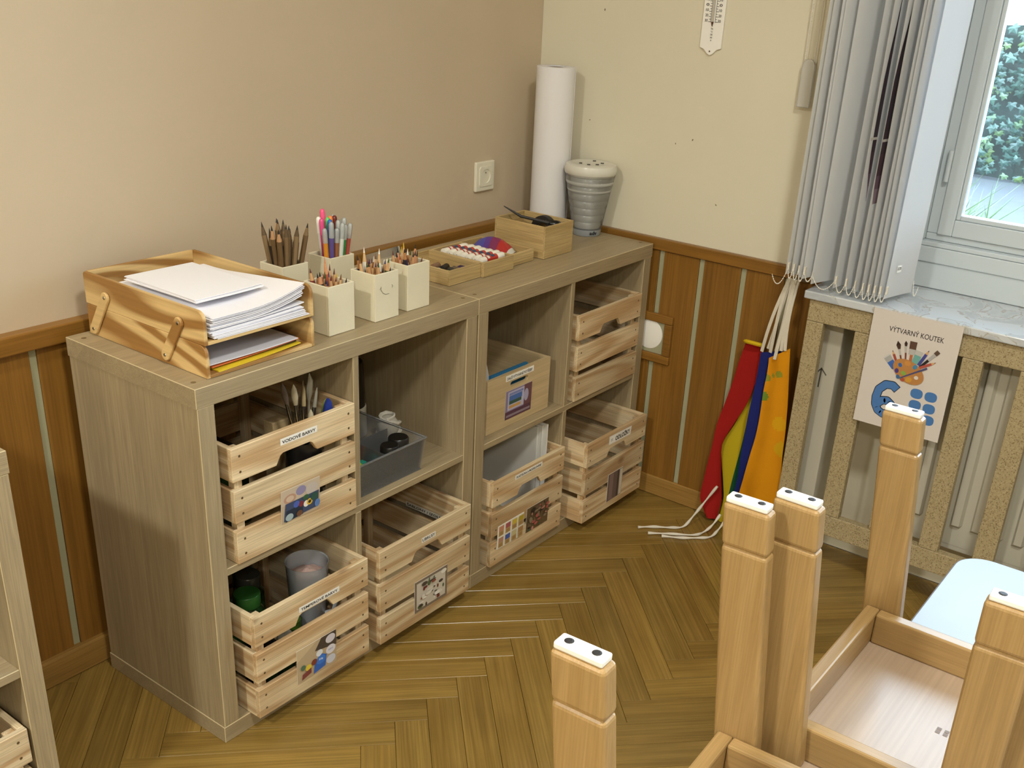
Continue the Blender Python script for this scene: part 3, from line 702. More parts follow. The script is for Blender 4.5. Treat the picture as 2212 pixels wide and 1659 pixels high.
# ------------------------------------------------------------------ slatted crates
CWD, CDP, CH = .310, .345, .240
SLH, GAP, ST = .068, .018, .011
def quad_mesh(verts_fn): pass
def front_slat(cut):
    mb = MB(); h = SLH / 2; w = CWD / 2
    if not cut: p = [(-w, -h), (w, -h), (w, h), (-w, h)]
    else:
        p = [(-w, -h), (-.052, -h), (-.046, -h + .010), (-.041, -h + .018), (-.034, -h + .022), (.034, -h + .022), (.040, -h + .018), (.052, -h), (w, -h), (w, h), (-w, h)]
        # split in convex pieces: left, middle bridge, right share one outline through an n-gon
    mb.prism(p, lambda u, v: (u, ST/2, v), lambda u, v: (u, -ST/2, v))
    return mb.mesh('slat', 'pine_x', bevel=.0010, seg=1)
FS, FSC = front_slat(False), front_slat(True)
BS = MB().box(-CWD/2, CWD/2, -ST/2, ST/2, -SLH/2, SLH/2).mesh('slat', 'pine_x', bevel=.001, seg=1)
SS = MB().box(-ST/2, ST/2, -(CDP - 2*ST)/2, (CDP - 2*ST)/2, -SLH/2, SLH/2).mesh('slat', 'pine_y', bevel=.001, seg=1)
PS = MB().box(-.009, .009, -.009, .009, -CH/2 + .003, CH/2 - .006).mesh('corner_post', 'pine_z', bevel=.001, seg=1)
BO = MB().box(-(CWD - 2*ST)/2 + .019, (CWD - 2*ST)/2 - .019, -(CDP - 2*ST)/2, (CDP - 2*ST)/2, -.0025, .0025).mesh('bottom_board', 'birch_x')
nl_ = MB('#6b5638')
for sx in (-1, 1):
    for sz in (-1, 1): disc(nl_, sx * (CWD/2 - .018), sz * .016, .0027, .0027, lambda u, v, l=0.0: (u, -ST/2 - l, v), '#5e4a2e', .0003, 8)
NAIL = nl_.mesh('nails', 'print')
def crate(label, x0, yf, z0, rotz=0.0):
    """x0 left edge, yf front plane, z0 base"""
    t = thing('wooden_crate', label, 'crate', (x0 + CWD/2, yf, z0 + .0006), rotz, 'slatted pine crates in the shelves')
    for k in range(3):
        z = SLH/2 + k * (SLH + GAP)
        s = obj('slat', FSC if k == 2 else FS, t, (0, ST/2, z)); obj('nails', NAIL, s)
        obj('slat', BS, t, (0, CDP - ST/2, z))
        for sx in (-1, 1): obj('slat', SS, t, (sx * (CWD/2 - ST/2), CDP/2, z))
    for sx in (-1, 1):
        for yy in (ST + .0095, CDP - ST - .0095): obj('corner_post', PS, t, (sx * (CWD/2 - ST - .0095), yy, CH/2))
    obj('bottom_board', BO, t, (0, CDP/2, .012))
    return t
crv = crate('pine crate labelled VODOVÉ BARVY holding brushes', .062, -.393, ZSH)
crt = crate('pine crate labelled TEMPEROVÉ BARVY holding jars and a mug', .064, -.422, TP)
cru = crate('pine crate labelled UBRUSY in the lower middle compartment', .404, -.4275, TP)
crp = crate('pine crate with plasticine label and two photo cards', U2 + .0625, -.4036, TP)
crd = crate('pine crate with the torn PODLOŽKY label, nearest the wall', U2 + .4155, -.4485, TP)
crn = crate('pine crate without any label, upper right by the corner', U2 + .4155, -.393, ZSH)
crl = crate('pine crate in the shelf at the left picture edge', -.688, -.392, TP)

def fcrate(t): # front mapping in the crate's own frame, u from left edge, v from base
    return lambda u, v, l=0.0: (u - CWD/2, -.0006 - l, v)
def label_on(parent, fn, u, v, w, h, s, bold=.02, bg='#f1eee6', col='#151515'):
    mb = MB(bg); poly(mb, [(u, v), (u + w, v), (u + w, v + h), (u, v + h)], fn, bg, .0003)
    poly(mb, [(u, v), (u, v + h), (u + w, v + h), (u + w, v)], fn, bg, 0.0)
    puttext(mb, s, u + w * .045, v + h * .20, w * .91, h * .62, fn, col, bold, .0006)
    return mb.build('name_label', 'print', parent)
F = fcrate(None)
label_on(crv, F, .114, .2105, .093, .0135, 'VODOVÉ BARVY')
label_on(crt, F, .113, .198, .111, .0128, 'TEMPEROVÉ BARVY')
label_on(cru, F, .135, .2075, .047, .0125, 'UBRUSY')
label_on(crp, F, .089, .220, .117, .0125, 'PLASTELÍNA A MODELOVÁNÍ')
lb = MB('#efece4'); poly(lb, [(.108, .207), (.222, .204), (.226, .230), (.108, .233)], F, '#efece4', .0003)
puttext(lb, 'ODLOŽKY', .140, .2105, .078, .0165, F, '#141414', .03, .0006); poly(lb, [(.110, .211), (.137, .209), (.143, .230), (.112, .231)], F, '#f8f6f0', .0009); puttext(lb, 'zt', .116, .216, .010, .008, F, '#777777', .0, .0012)
lb.build('name_label', 'print', crd)
def card(parent, fn, w, h, bg, shapes, tilt=0.0):
    """printed card: thin, with its flat print; fn(u,v,l)"""
    mb = MB(bg); poly(mb, [(0, 0), (w, 0), (w, h), (0, h)], fn, bg, .0012); poly(mb, [(0, 0), (0, h), (w, h), (w, 0)], fn, '#d8d2c8', .0004)
    for a, b in (((0, 0), (w, 0)), ((w, 0), (w, h)), ((w, h), (0, h)), ((0, h), (0, 0))):
        mb.setcol('#e6e2da'); mb.quadpts([fn(*a, .0004), fn(*b, .0004), fn(*b, .0012), fn(*a, .0012)])
    l = .0014
    for s in shapes:
        if s[0] == 'd': disc(mb, s[1]*w, s[2]*h, s[3]*w, s[4]*h, fn, s[5], l, 16)
        elif s[0] == 'p': poly(mb, [(a*w, b*h) for a, b in s[1]], fn, s[2], l)
        elif s[0] == 't': puttext(mb, s[1], s[2]*w, s[3]*h, s[4]*w, s[5]*h, fn, s[6], .01, l)
        l += .00012
    return mb.build('photo_card', 'print', parent)
def at(u0, v0, shear=0.0, base=None):
    return lambda u, v, l=0.0: F(u0 + u + shear * v, v0 + v, l)
def rect(a, b, c, d): return [(a, b), (c, b), (c, d), (a, d)]
rc = random.Random(11)
card(crv, at(.105, .043, .05), .100, .070, '#b9a68c', [
    ('p', rect(0, .55, 1, 1), '#c2b09a'), ('d', .22, .70, .16, .14, '#b58f77'), ('d', .22, .70, .10, .09, '#cbb39c'), ('d', .50, .82, .13, .14, '#8d86a6'), ('d', .78, .74, .16, .18, '#bfb4aa'),
    ('p', [(.06, .05), (.95, .10), (.97, .60), (.10, .58)], '#3e4a66'), ('p', [(.10, .02), (.55, .06), (.55, .38), (.12, .36)], '#26303f'), ('d', .20, .14, .10, .11, '#9fb0b4'), ('d', .38, .45, .08, .10, '#4a5fae'), ('d', .50, .40, .06, .09, '#7c3033'),
    ('d', .63, .34, .07, .10, '#e7e1d6'), ('d', .72, .36, .08, .10, '#d9b23a'), ('d', .72, .36, .04, .05, '#3a2c18'), ('d', .84, .46, .10, .12, '#2f5146'), ('d', .62, .55, .08, .08, '#365c3e'), ('d', .92, .22, .07, .12, '#5a7bb0'), ('d', .45, .14, .08, .09, '#6b4a34')])
card(crt, at(.099, .028, .01), .110, .082, '#b7a282', [
    ('p', [(0, .65), (.5, .98), (0, 1)], '#c9b38e'), ('p', [(.45, .7), (1, .55), (1, 1), (.62, 1)], '#4b4037'), ('d', .85, .83, .125, .13, '#cfcad2'), ('d', .85, .50, .125, .135, '#d6d2da'), ('d', .85, .20, .12, .13, '#c4c6d2'), ('t', 'BARVA', .79, .48, .12, .05, '#8a94b0'),
    ('d', .56, .58, .085, .10, '#d9dbe0'), ('p', [(.40, .04), (.70, .10), (.74, .42), (.62, .52), (.44, .40)], '#3563b5'), ('d', .59, .36, .12, .13, '#3f76cc'), ('t', '50g', .54, .34, .10, .07, '#dfe8f5'),
    ('d', .42, .40, .07, .09, '#7a3c2c'), ('d', .27, .34, .075, .09, '#dcc23e'), ('p', [(.10, .06), (.34, .14), (.34, .30), (.12, .22)], '#7b3f3a'), ('d', .14, .42, .06, .08, '#54715a')])
shp = [('p', rect(.06, .08, .94, .92), '#c9c1b3')]
for i in range(34): shp.append(('d', rc.uniform(.12, .88), rc.uniform(.12, .88), rc.uniform(.02, .10), rc.uniform(.02, .09), rc.choice(['#6e2f27', '#8a4a3c', '#e3dfd6', '#4d4337', '#d8d2c6', '#3b332a', '#5f6a4a'])))
card(cru, at(.111, .028, .0), .114, .084, '#7e7062', shp)
shp = []
cc = ['#c98d72', '#a85a5f', '#cdb43c', '#b79f2e', '#b58a73', '#4a5fa8', '#c9bb8e', '#a9804f']
for i in range(4):
    for j in range(2):
        c0 = cc[i + 4 * j]; shp += [('p', rect(.04 + .245 * i, .53 - .49 * j, .225 + .245 * i, .95 - .49 * j), '#b79a68'), ('p', rect(.04 + .245 * i, .74 - .49 * j, .225 + .245 * i, .95 - .49 * j), c0), ('p', rect(.07 + .245 * i, .56 - .49 * j, .195 + .245 * i, .70 - .49 * j), '#a58352')]
card(crp, at(.023, .044, .03), .110, .067, '#eee9dc', shp)
shp = []
for i in range(46): shp.append(('d', rc.uniform(.06, .94), rc.uniform(.06, .94), rc.uniform(.03, .10), rc.uniform(.04, .11), rc.choice(['#5b4a33', '#6d5a40', '#b0605a', '#c2857c', '#4a5b46', '#3a3128', '#8a7a64', '#76604a'])))
card(crp, at(.146, .041, .02), .098, .072, '#6a573c', shp)
card(crd, at(.120, .022, .0), .078, .088, '#a59784', [('p', rect(.02, .02, .62, .98), '#6d5a55'), ('p', rect(.10, .05, .36, .95), '#86706b'), ('p', rect(.62, .02, .76, .98), '#4e433e'), ('p', rect(.80, .04, .97, .96), '#cfc6b4')])
# loose label inside the UBRUSY crate
il = MB('#d8d4ca'); fi = lambda u, v, l=0.0: (CWD/2 - ST - .0006 - l - .0, CDP - .02 - u, v)
poly(il, rect(.06, .168, .20, .182), lambda u, v, l=0.0: (CWD/2 - ST - .0008 - l, .26 - u, v), '#cfcabd', 0.0)
puttext(il, 'ŠABLONY / IZOLEPA', .064, .171, .130, .0085, lambda u, v, l=0.0: (CWD/2 - ST - .0008 - l, .26 - u, v), '#1c1c1c', .02, .0004)
il.build('inner_label', 'print', cru)

# ------------------------------------------------------------------ plywood bin with grip hole
bn = thing('storage_bin', 'pale plywood bin labelled DALŠÍ VÝTVARNÉ POTŘEBY with a grip hole', 'bin', (U2 + .210, -.360, ZSH + .0006))
BW, BD, BH, BT = .260, .30, .142, .009
# front with an oval grip hole: four strips round the hole
hx0, hx1, hz0, hz1 = -.038, .036, .104, .118
fp = MB(); 
outer = [(-BW/2, 0), (BW/2, 0), (BW/2, BH), (-BW/2, BH)]
def platehole(mb, x0, x1, z0, z1, hx0, hx1, hz0, hz1, yf, yb):
    r = (hz1 - hz0) / 2; zc = (hz0 + hz1) / 2; f0 = lambda u, v: (u, yb, v); f1 = lambda u, v: (u, yf, v)
    mb.prism([(x0, z0), (x1, z0), (x1, hz0), (x0, hz0)], f0, f1); mb.prism([(x0, hz1), (x1, hz1), (x1, z1), (x0, z1)], f0, f1)
    mb.prism([(x0, hz0)] + [(hx0 + r - r * math.sin(R(a)), zc - r * math.cos(R(a))) for a in range(0, 181, 20)] + [(x0, hz1)], f0, f1)
    mb.prism([(x1, hz1)] + [(hx1 - r + r * math.sin(R(a)), zc + r * math.cos(R(a))) for a in range(0, 181, 20)] + [(x1, hz0)], f0, f1)
platehole(fp, -BW/2, BW/2, 0, BH, hx0, hx1, hz0, hz1, 0, BT)
fp.build('front_board', 'birch_x', bn)
boxpart('back_board', 'birch_x', bn, (-BW/2, BW/2, BD - BT, BD, 0, BH), .001)
for sx in (-1, 1): boxpart('side_board', 'birch_y', bn, (min(sx*BW/2, sx*(BW/2 - BT)), max(sx*BW/2, sx*(BW/2 - BT)), BT, BD - BT, 0, BH), .001)
boxpart('floor_board', 'birch_x', bn, (-BW/2 + BT, BW/2 - BT, BT, BD - BT, .002, .008), 0)
fb = lambda u, v, l=0.0: (u - BW/2, -.0004 - l, v)
label_on(bn, fb, .072, .1225, .115, .0155, 'DALŠÍ VÝTVARNÉ POTŘEBY')
card(bn, lambda u, v, l=0.0: fb(.072 + u + .02*v, .020 + v, l), .108, .076, '#8d7f9c', [('p', rect(.0, .0, 1, .26), '#5a3a4a'), ('p', rect(.04, .06, .96, .14), '#8b7b86'), ('p', rect(.70, .26, 1, 1), '#6d4a50'), ('p', rect(.08, .30, .70, .95), '#b9b6cf'), ('p', rect(.13, .62, .62, .80), '#4f6fb0'), ('p', rect(.13, .50, .60, .62), '#3f5a4c'), ('p', rect(.13, .36, .58, .46), '#c79a5a'), ('p', rect(.12, .82, .66, .90), '#7f86b8'), ('d', .78, .62, .09, .22, '#a9a4c0')])
bc = MB(); bz0 = U2 + .210
def magazine(i, x, y, z, w, h, c1, c2, tilt, rz):
    t = thing('craft_pack', ['black and white patterned craft pack inside the plywood bin', 'yellow patterned craft pack inside the plywood bin', 'blue craft folder seen through the bin grip hole'][i], 'craft pack', (x, y, z), rz)
    mb = MB(c1); f = lambda u, v, l=0.0: (u - w/2, -.004 - l, v)
    mb.box(-w/2, w/2, -.004, .004, 0, h)
    r = random.Random(i + 4)
    if i < 2:
        for k in range(26):
            a, b = r.uniform(.1, .9) * w, r.uniform(.1, .92) * h; disc(mb, a, b, r.uniform(.004, .014), r.uniform(.003, .008), f, r.choice([c2, '#2a2624', '#e9e4da', '#c9b53a', '#8a5aa0']), .0003 + k * .00004, 12, r.uniform(0, 3))
    o = mb.build('cover', 'gloss_print', t, rot=(tilt, 0, 0))
magazine(0, bz0 - .05, -.36 + .075, ZSH + .012, .12, .150, '#d9d5cc', '#26221f', R(-14), .2)
magazine(1, bz0 - .060, -.36 + .135, ZSH + .012, .10, .160, '#c9b53a', '#3a3a2a', R(-12), .2)
magazine(2, bz0 + .0, -.36 + .024, ZSH + .012, .15, .122, '#3a7fae', '#3a7fae', R(-6), 0)

# ------------------------------------------------------------------ white boards beside the plasticine crate
for i in range(3):
    xr = U2 + .0625 + CWD - ST - .0200 - .0060 * i
    tag(boxpart('white_board', 'white_plastic', None, (xr - .0040, xr, -.366 + .012 * i, -.090, TP + .0160, TP + .305 - .006 * i), .0005),
        ['thin white board standing upright in the plasticine crate, nearest the divider', 'thin white board standing upright in the plasticine crate, middle of three', 'thin white board standing upright in the plasticine crate, farthest from the divider'][i], 'board', 'white boards in the plasticine crate')

# ------------------------------------------------------------------ things inside the crates
def lathe_thing(name, label, cat, loc, parts, group=None, rotz=0.0, tilt=None):
    t = thing(name, label, cat, loc, rotz, group)
    if tilt: t.rotation_euler = tilt
    for nm, mat, prof, col in parts:
        mb = MB(col) if col else MB(); mb.lathe(prof, 22, close=False); mb.build(nm, mat, t, smooth=True)
    return t
def bottle(label, x, y, z, r, h, glass='green_glass', lid='#23301f', cat='jar', name='paint_jar'):
    return lathe_thing(name, label, cat, (x, y, z), [
        ('body', glass, [(.001, 0), (r, .001), (r, h * .70), (r * .97, h * .74), (r * .72, h * .82), (r * .72, h * .86), (.001, h * .86)], None),
        ('lid', 'gloss_print', [(.001, h * .835), (r * .80, h * .835), (r * .80, h * .99), (r * .76, h), (.001, h)], lid)], 'paint jars in the tempera crate')
zb = TP + .016
JT = .064 + CWD/2
bottle('large green paint jar with green lid beside the mug', JT - .045, -.262, zb, .036, .165, lid='#2c5a24')
bottle('green paint jar with silver neck behind the mug', JT + .005, -.205, zb, .034, .165, lid='#3b3a30')
bottle('dark green paint jar at the left crate wall', JT - .106, -.25, zb, .032, .17, lid='#1d2b1c')
bottle('short green paint jar with a black lid by the front slats', JT - .082, -.345, zb, .036, .12, lid='#1a1917')
bottle('small pale lidded paint jar by the front slats', JT - .035, -.365, zb, .020, .105, lid='#a9a494')
bottle('bright green paint jar under the mug edge', JT + .015, -.33, zb, .026, .10, glass='green_glass', lid='#567a2c')
bottle('reddish brown lidded jar at the back of the tempera crate', JT + .045, -.14, zb, .026, .175, lid='#5c2b26')
mg = thing('measuring_mug', 'frosted plastic mug with pink powder in the tempera crate', 'mug', (JT + .075, -.318, zb + .055), R(-70))
MB().lathe([(.001, 0), (.036, 0), (.038, .004), (.046, .155), (.047, .157), (.0445, .155), (.0365, .006), (.001, .005)], 36).build('cup', 'mug_plastic', mg, smooth=True)
hp_ = MB(); hp_.tube([(.042, 0, .035), (.060, 0, .045), (.068, 0, .075), (.064, 0, .110), (.0455, 0, .122)], .005, 8); hp_.build('handle', 'mug_plastic', mg, smooth=True)
pw = MB('#c9aaa0')
def pfn(u, v):
    a = 2 * math.pi * u; r = .041 * v; return (r * math.cos(a), r * math.sin(a), .122 + .018 * (1 - v) + .006 * noise.noise(Vector((r * math.cos(a) * 90, r * math.sin(a) * 90, 2))))
pw.grid(pfn, 28, 8)
pw.lathe([(.0355, .008), (.0415, .122)], 28); pw.build('powder', 'print', mg, smooth=True)
sp = MB('#3a352e')
for a, z, s in ((-1.0, .10, .006), (-.6, .118, .005), (.2, .052, .007), (-1.8, .048, .006)):
    disc(sp, a, z, s * 20, s, lambda u, v, l=0.0: ((.0395 + .048 * v + .0004) * math.cos(u), (.0395 + .048 * v + .0004) * math.sin(u), v), '#3a352e', 0, 8)
sp.build('stain', 'print', mg)
# support under the mug so that it stands on a closed jar
bottle('squat dark paint jar beneath the frosted mug', JT + .075, -.318, zb, .040, .0545, lid='#2a2723')

JV = .062 + CWD/2; zv = ZSH + .016
# brush holder and brushes
bh = thing('brush_cup', 'dark cup holding paint brushes in the watercolour crate', 'cup', (.281, -.337, zv))
MB().lathe([(.001, 0), (.034, 0), (.038, .16), (.035, .16), (.031, .004), (.001, .004)], 26).build('cup', 'black_plastic', bh, smooth=True)
def brush(label, base, tip, ferr, hair, hw, flat=False):
    t = thing('paint_brush', label, 'brush', base, group='paint brushes in the dark cup')
    b = Vector((0, 0, 0)); d = Vector(tip) - Vector(base); L = d.length; d.normalize()
    def p(s): return tuple(d * (L * s))
    mb = MB(hair[0]); mb.tube([p(0), p(.4), p(.68)], [.0022, .0038, .0032], 8); mb.build('handle', 'gloss_print', t, smooth=True)
    MB().tube([p(.68), p(.72), p(.84)], [.0034, .0042, .0042 if not flat else hw], 10).build('ferrule', 'steel', t, smooth=True)
    mb = MB(hair[1]); mb.tube([p(.838), p(.90), p(.96), p(1.0)], [.0042 if not flat else hw, hw, hw * .75, .0006], 10); mb.build('bristles', 'cloth_print', t, smooth=True)
bx, by, bz_ = .281, -.337, zv + .006
BR = [('tall round brush with bright ferrule, leftmost in the cup', (.016, .0, 0), (-.050, -.004, .288), ('#241d1a', '#5a4d42'), .0064),
      ('pale bristled filbert brush second from left in the cup', (.008, .006, 0), (-.018, .0, .274), ('#3a332c', '#b0a387'), .0072),
      ('thin dark brush leaning back in the cup', (0, .012, 0), (.002, .018, .248), ('#2a2522', '#6a5f4c'), .0040),
      ('small pointed brush with tan hair in the cup', (-.004, .004, 0), (.014, .006, .260), ('#3f372e', '#a8966f'), .0042),
      ('short pale brush low at the cup front', (.002, -.014, 0), (.003, -.024, .222), ('#57503f', '#b8ad92'), .0066),
      ('slim brush leaning right with silver ferrule', (-.012, .0, 0), (.041, -.002, .252), ('#1e2e3a', '#9a968a'), .0036),
      ('thin brown handled brush behind the others', (-.010, .014, 0), (.030, .026, .262), ('#4a3626', '#7d6a50'), .0036)]
for lb_, b, tp_, hc, hw in BR: brush(lb_, (bx + b[0], by + b[1], bz_), (bx + tp_[0], by + tp_[1], bz_ + tp_[2]), None, hc, hw)
def palette_tool(label, x, y, z, col, w, h, rz, tilt):
    t = thing('sponge_tool', label, 'tool', (x, y, z), rz); mb = MB(col)
    p = [(w * .5 * math.cos(R(a)), h * .5 + h * .5 * math.sin(R(a))) for a in range(0, 360, 20)]
    mb.prism(p, lambda u, v: (u, .004, v), lambda u, v: (u, -.004, v)); mb.build('blade', 'gloss_print', t, rot=(tilt, 0, 0), bevel=0)
palette_tool('blue oval plastic paint scraper in the watercolour crate', JV + .116, -.350, zv + .152, '#33459c', .020, .086, -.2, R(8))
palette_tool('lime green oval plastic paint scraper in the watercolour crate', JV + .124, -.338, zv + .152, '#9fae4a', .022, .078, -.2, R(8))
tag(boxpart('wood_block', 'birch_x', None, (.250, .292, -.285, -.255, zv, zv + .185), .002), 'pale wooden block standing in the watercolour crate', 'block')
tag(boxpart('wood_stand', 'birch_x', None, (JV + .102, JV + .136, -.358, -.325, zv, zv + .151), .002), 'wooden block under the blue and green scrapers', 'block')
pb = thing('paint_pan', 'dark green paint box in the left of the watercolour crate', 'paint box', (JV - .080, -.24, zv))
boxpart('box_body', 'green_glass', pb, (-.036, .036, -.060, .060, 0, .150), .004)
boxpart('box_lid', 'black_plastic', pb, (-.037, .037, -.061, .061, .1505, .158), .002)
pl2 = thing('palette_knife', 'pale palette knife at the right of the watercolour crate', 'knife', (JV + .126, -.285, zv + .125))
MB('#d2cbb8').tube([(0, 0, 0), (.004, 0, .08), (.006, 0, .10), (.010, 0, .125), (.008, 0, .14)], [.003, .003, .008, .006, .001], 8).build('blade', 'gloss_print', pl2, smooth=True)

# ------------------------------------------------------------------ upper middle compartment
cn = lathe_thing('thermos', 'tall black canister with white base at the back of the compartment', 'canister', (.632, -.100, ZSH + .0006), [
    ('body', 'black_lacquer', [(.043, .062), (.0425, .075), (.040, .180), (.038, .186), (.036, .184), (.001, .184)], None),
    ('base', 'white_plastic', [(.001, 0), (.046, 0), (.047, .004), (.0455, .072), (.043, .074)], None)])
px = thing('divider_box', 'clear plastic divided box in the upper middle compartment', 'box', (.398, -.375, ZSH + .0006))
PWD, PDP, PHT = .212, .222, .080
def clearbox(t, w, d, h, th, mat, taper=.008):
    o = [(taper, taper), (w - taper, taper), (w - taper, d - taper), (taper, d - taper)]; p = [(0, 0), (w, 0), (w, d), (0, d)]
    for i, nm in enumerate(('front_wall', 'side_wall', 'back_wall', 'side_wall')):
        j = (i + 1) % 4; mb = MB()
        c = Vector((w/2, d/2)); 
        def inn(q): v = Vector(q); return tuple(v + (c - v).normalized() * th * 1.4)
        a0, a1, b0, b1 = o[i], o[j], p[i], p[j]; ia0, ia1, ib0, ib1 = inn(a0), inn(a1), inn(b0), inn(b1)
        V = [(*a0, 0), (*a1, 0), (*b1, h), (*b0, h), (*ia0, 0), (*ia1, 0), (*ib1, h), (*ib0, h)]; n = len(mb.v); mb.v += V
        for f in ((0, 1, 2, 3), (7, 6, 5, 4), (3, 2, 6, 7), (0, 4, 5, 1)): mb.face([n + q for q in f])
        mb.build(nm, mat, t)
    MB().box(taper, w - taper, taper, d - taper, 0, th).build('base', mat, t)
    rm = MB()
    for a, b in ((0, 1), (1, 2), (2, 3), (3, 0)): rm.tube([(*p[a], h), (*p[b], h)], .0028, 8)
    rm.build('rim', mat, t, smooth=True)
clearbox(px, PWD, PDP, PHT, .0016, 'clear_plastic')
boxpart('partition', 'clear_plastic', px, (.100, .1016, .01, PDP - .01, .002, PHT - .012), 0); boxpart('partition', 'clear_plastic', px, (.10, PWD - .006, .115, .1166, .002, PHT - .012), 0)
for i, (jx, jy, jr, lab) in enumerate(((.130, .036, .021, 'small glass jar with black lid, left one in the clear box'), (.176, .052, .024, 'small glass jar with black lid, right one in the clear box'))):
    lathe_thing('glue_jar', lab, 'jar', (.398 + jx, -.375 + jy, ZSH + .003), [
        ('body', 'clear_plastic', [(.001, 0), (jr * .86, .001), (jr * .9, .045), (jr * .8, .05), (.001, .05)], None), ('contents', 'gloss_print', [(.001, .002), (jr * .82, .002), (jr * .82, .022), (.001, .022)], '#8d8677'),
        ('lid', 'black_plastic', [(.001, .05), (jr, .05), (jr, .072), (jr * .9, .075), (.001, .075)], None)], 'black lidded jars in the clear box')
def lump(name, label, cat, x, y, z, sx, sy, sz, col, seed, mat='cloth_print'):
    mb = MB(col)
    def fn(u, v):
        a = 2 * math.pi * u; b = math.pi * (v - .5); d = Vector((math.cos(a) * math.cos(b), math.sin(a) * math.cos(b), math.sin(b)))
        k = 1 + .25 * noise.noise(d * 1.6 + Vector((seed, 0, 0))); return (d.x * sx * k, d.y * sy * k, max(d.z * sz * k, -sz))
    mb.grid(fn, 18, 10); o = mb.build(name, mat, None, (x, y, z + sz), smooth=True); return tag(o, label, cat)
lump('modelling_lump', 'lime green sponge lump in the clear box', 'sponge', .432, -.335, ZSH + .003, .026, .028, .032, '#9cb52f', 1)
lump('modelling_lump', 'blue sponge lump in the clear box', 'sponge', .472, -.345, ZSH + .003, .018, .022, .026, '#2f7fae', 4)
lump('modelling_lump', 'teal sponge lump in the clear box', 'sponge', .478, -.300, ZSH + .003, .018, .020, .020, '#2f8d7a', 5)
lump('modelling_lump', 'tan sponge lump low in the clear box', 'sponge', .430, -.285, ZSH + .003, .022, .020, .022, '#b39a5a', 6)
for i, (c, a, b) in enumerate((('yellow', (.475, -.255), (.452, -.262)), ('red', (.490, -.258), (.462, -.266)), ('blue', (.485, -.240), (.462, -.252)), ('navy', (.495, -.245), (.470, -.256)))):
    mb = MB({'yellow': '#d8c526', 'red': '#d2402c', 'blue': '#2d55b0', 'navy': '#22306e'}[c]); mb.tube([(0, 0, 0), (b[0]-a[0], b[1]-a[1], .095)], .0042, 8)
    mb.setcol('#e8e2d2'); mb.tube([(0, 0, -.001), (-.0002, 0, .004)], .003, 8)
    o = mb.build('felt_pen', 'gloss_print', None, (a[0], a[1], ZSH + .004), smooth=True); tag(o, c + ' felt pen leaning in the clear box', 'pen', 'felt pens in the clear box')
st = thing('string_ball', 'white tangled ball of string behind the clear box', 'string', (.668, -.200, ZSH + .0006))
rs = random.Random(2); pth = []
for i in range(220):
    a = i * .55; b = 1.1 * math.sin(i * .137); r = .030 + rs.uniform(-.002, .003)
    pth.append((r * math.cos(a) * math.cos(b), r * math.sin(a) * math.cos(b), .036 + r * 1.1 * math.sin(b)))
MB('#cfc9bd').tube(pth, .0026, 6).build('strand', 'cloth_print', st, smooth=True)
mb = MB('#b9b3a6'); mb.grid(lambda u, v: ((.027 * math.cos(6.2832 * u) * math.cos(math.pi * (v - .5)), .027 * math.sin(6.2832 * u) * math.cos(math.pi * (v - .5)), .036 + .029 * math.sin(math.pi * (v - .5)))), 16, 10); mb.build('core', 'cloth_print', st, smooth=True)

# ------------------------------------------------------------------ paper tray on the shelf
ZT0 = UH + .0006
og = thing('paper_tray', 'two tier plywood paper tray with diagonal straps on the shelf', 'paper tray', (.045, -.367, ZT0))
OW, OD = .250, .355
PT = .007
def traylevel(z0, z1, nm):
    r = .016
    for xx in (0, OW - PT):
        p = [(0, z0), (OD, z0), (OD, z1 - .004), (OD - .004, z1)] + [(r - r * math.sin(R(a)), z1 - r + r * math.cos(R(a))) for a in range(0, 91, 15)]
        mb = MB(); mb.prism([(a - OD/2, b - (z0 + z1)/2) for a, b in p], lambda u, v: (PT/2, u, v), lambda u, v: (-PT/2, u, v))
        # prism orientation: u along +y, v along +z
        mb.build('side_board', 'ply_y', og, (xx + PT/2, OD/2, (z0 + z1)/2), bevel=.0008, seg=1)
    boxpart('back_board', 'ply_x', og, (PT, OW - PT, OD - PT, OD, z0, z1), .0008)
    boxpart('shelf_board', 'ply_x', og, (PT, OW - PT, 0.0, OD - PT, z0, z0 + .006), .0008)
traylevel(0, .060, 'lower'); traylevel(.0605, .1215, 'upper')
for (ya, za), (yb, zb_) in (((-.084, .8517), (-.0364, .7811)), ((-.3029, .8549), (-.2568, .7845))):
    a = Vector((ya + .367, za - ZT0)); b = Vector((yb + .367, zb_ - ZT0)); d = (b - a); L = d.length; d.normalize(); n = Vector((-d.y, d.x)); rr = .0105
    p = []
    for k in range(9): q = R(-90 + 22.5 * k); p.append(b + d * (rr * math.cos(q)) + n * (rr * math.sin(q)))
    for k in range(9): q = R(90 + 22.5 * k); p.append(a + d * (rr * math.cos(q)) + n * (rr * math.sin(q)))
    mb = MB(); mid = (a + b) / 2
    mb.prism([(q.x - mid.x, q.y - mid.y) for q in p], lambda u, v: (-.001, u, v), lambda u, v: (-.0065, u, v))
    s_ = mb.build('strap', 'ply_y', og, (0, mid.x, mid.y), bevel=.001, seg=1)
    for q in (a, b):
        MB().lathe([(.001, .0014), (.003, .001), (.0036, 0)], 12).xform(Matrix.Translation((-.0064, q.x - mid.x, q.y - mid.y)) @ Matrix.Rotation(R(-90), 4, 'Y')).build('screw', 'steel', s_, smooth=True)

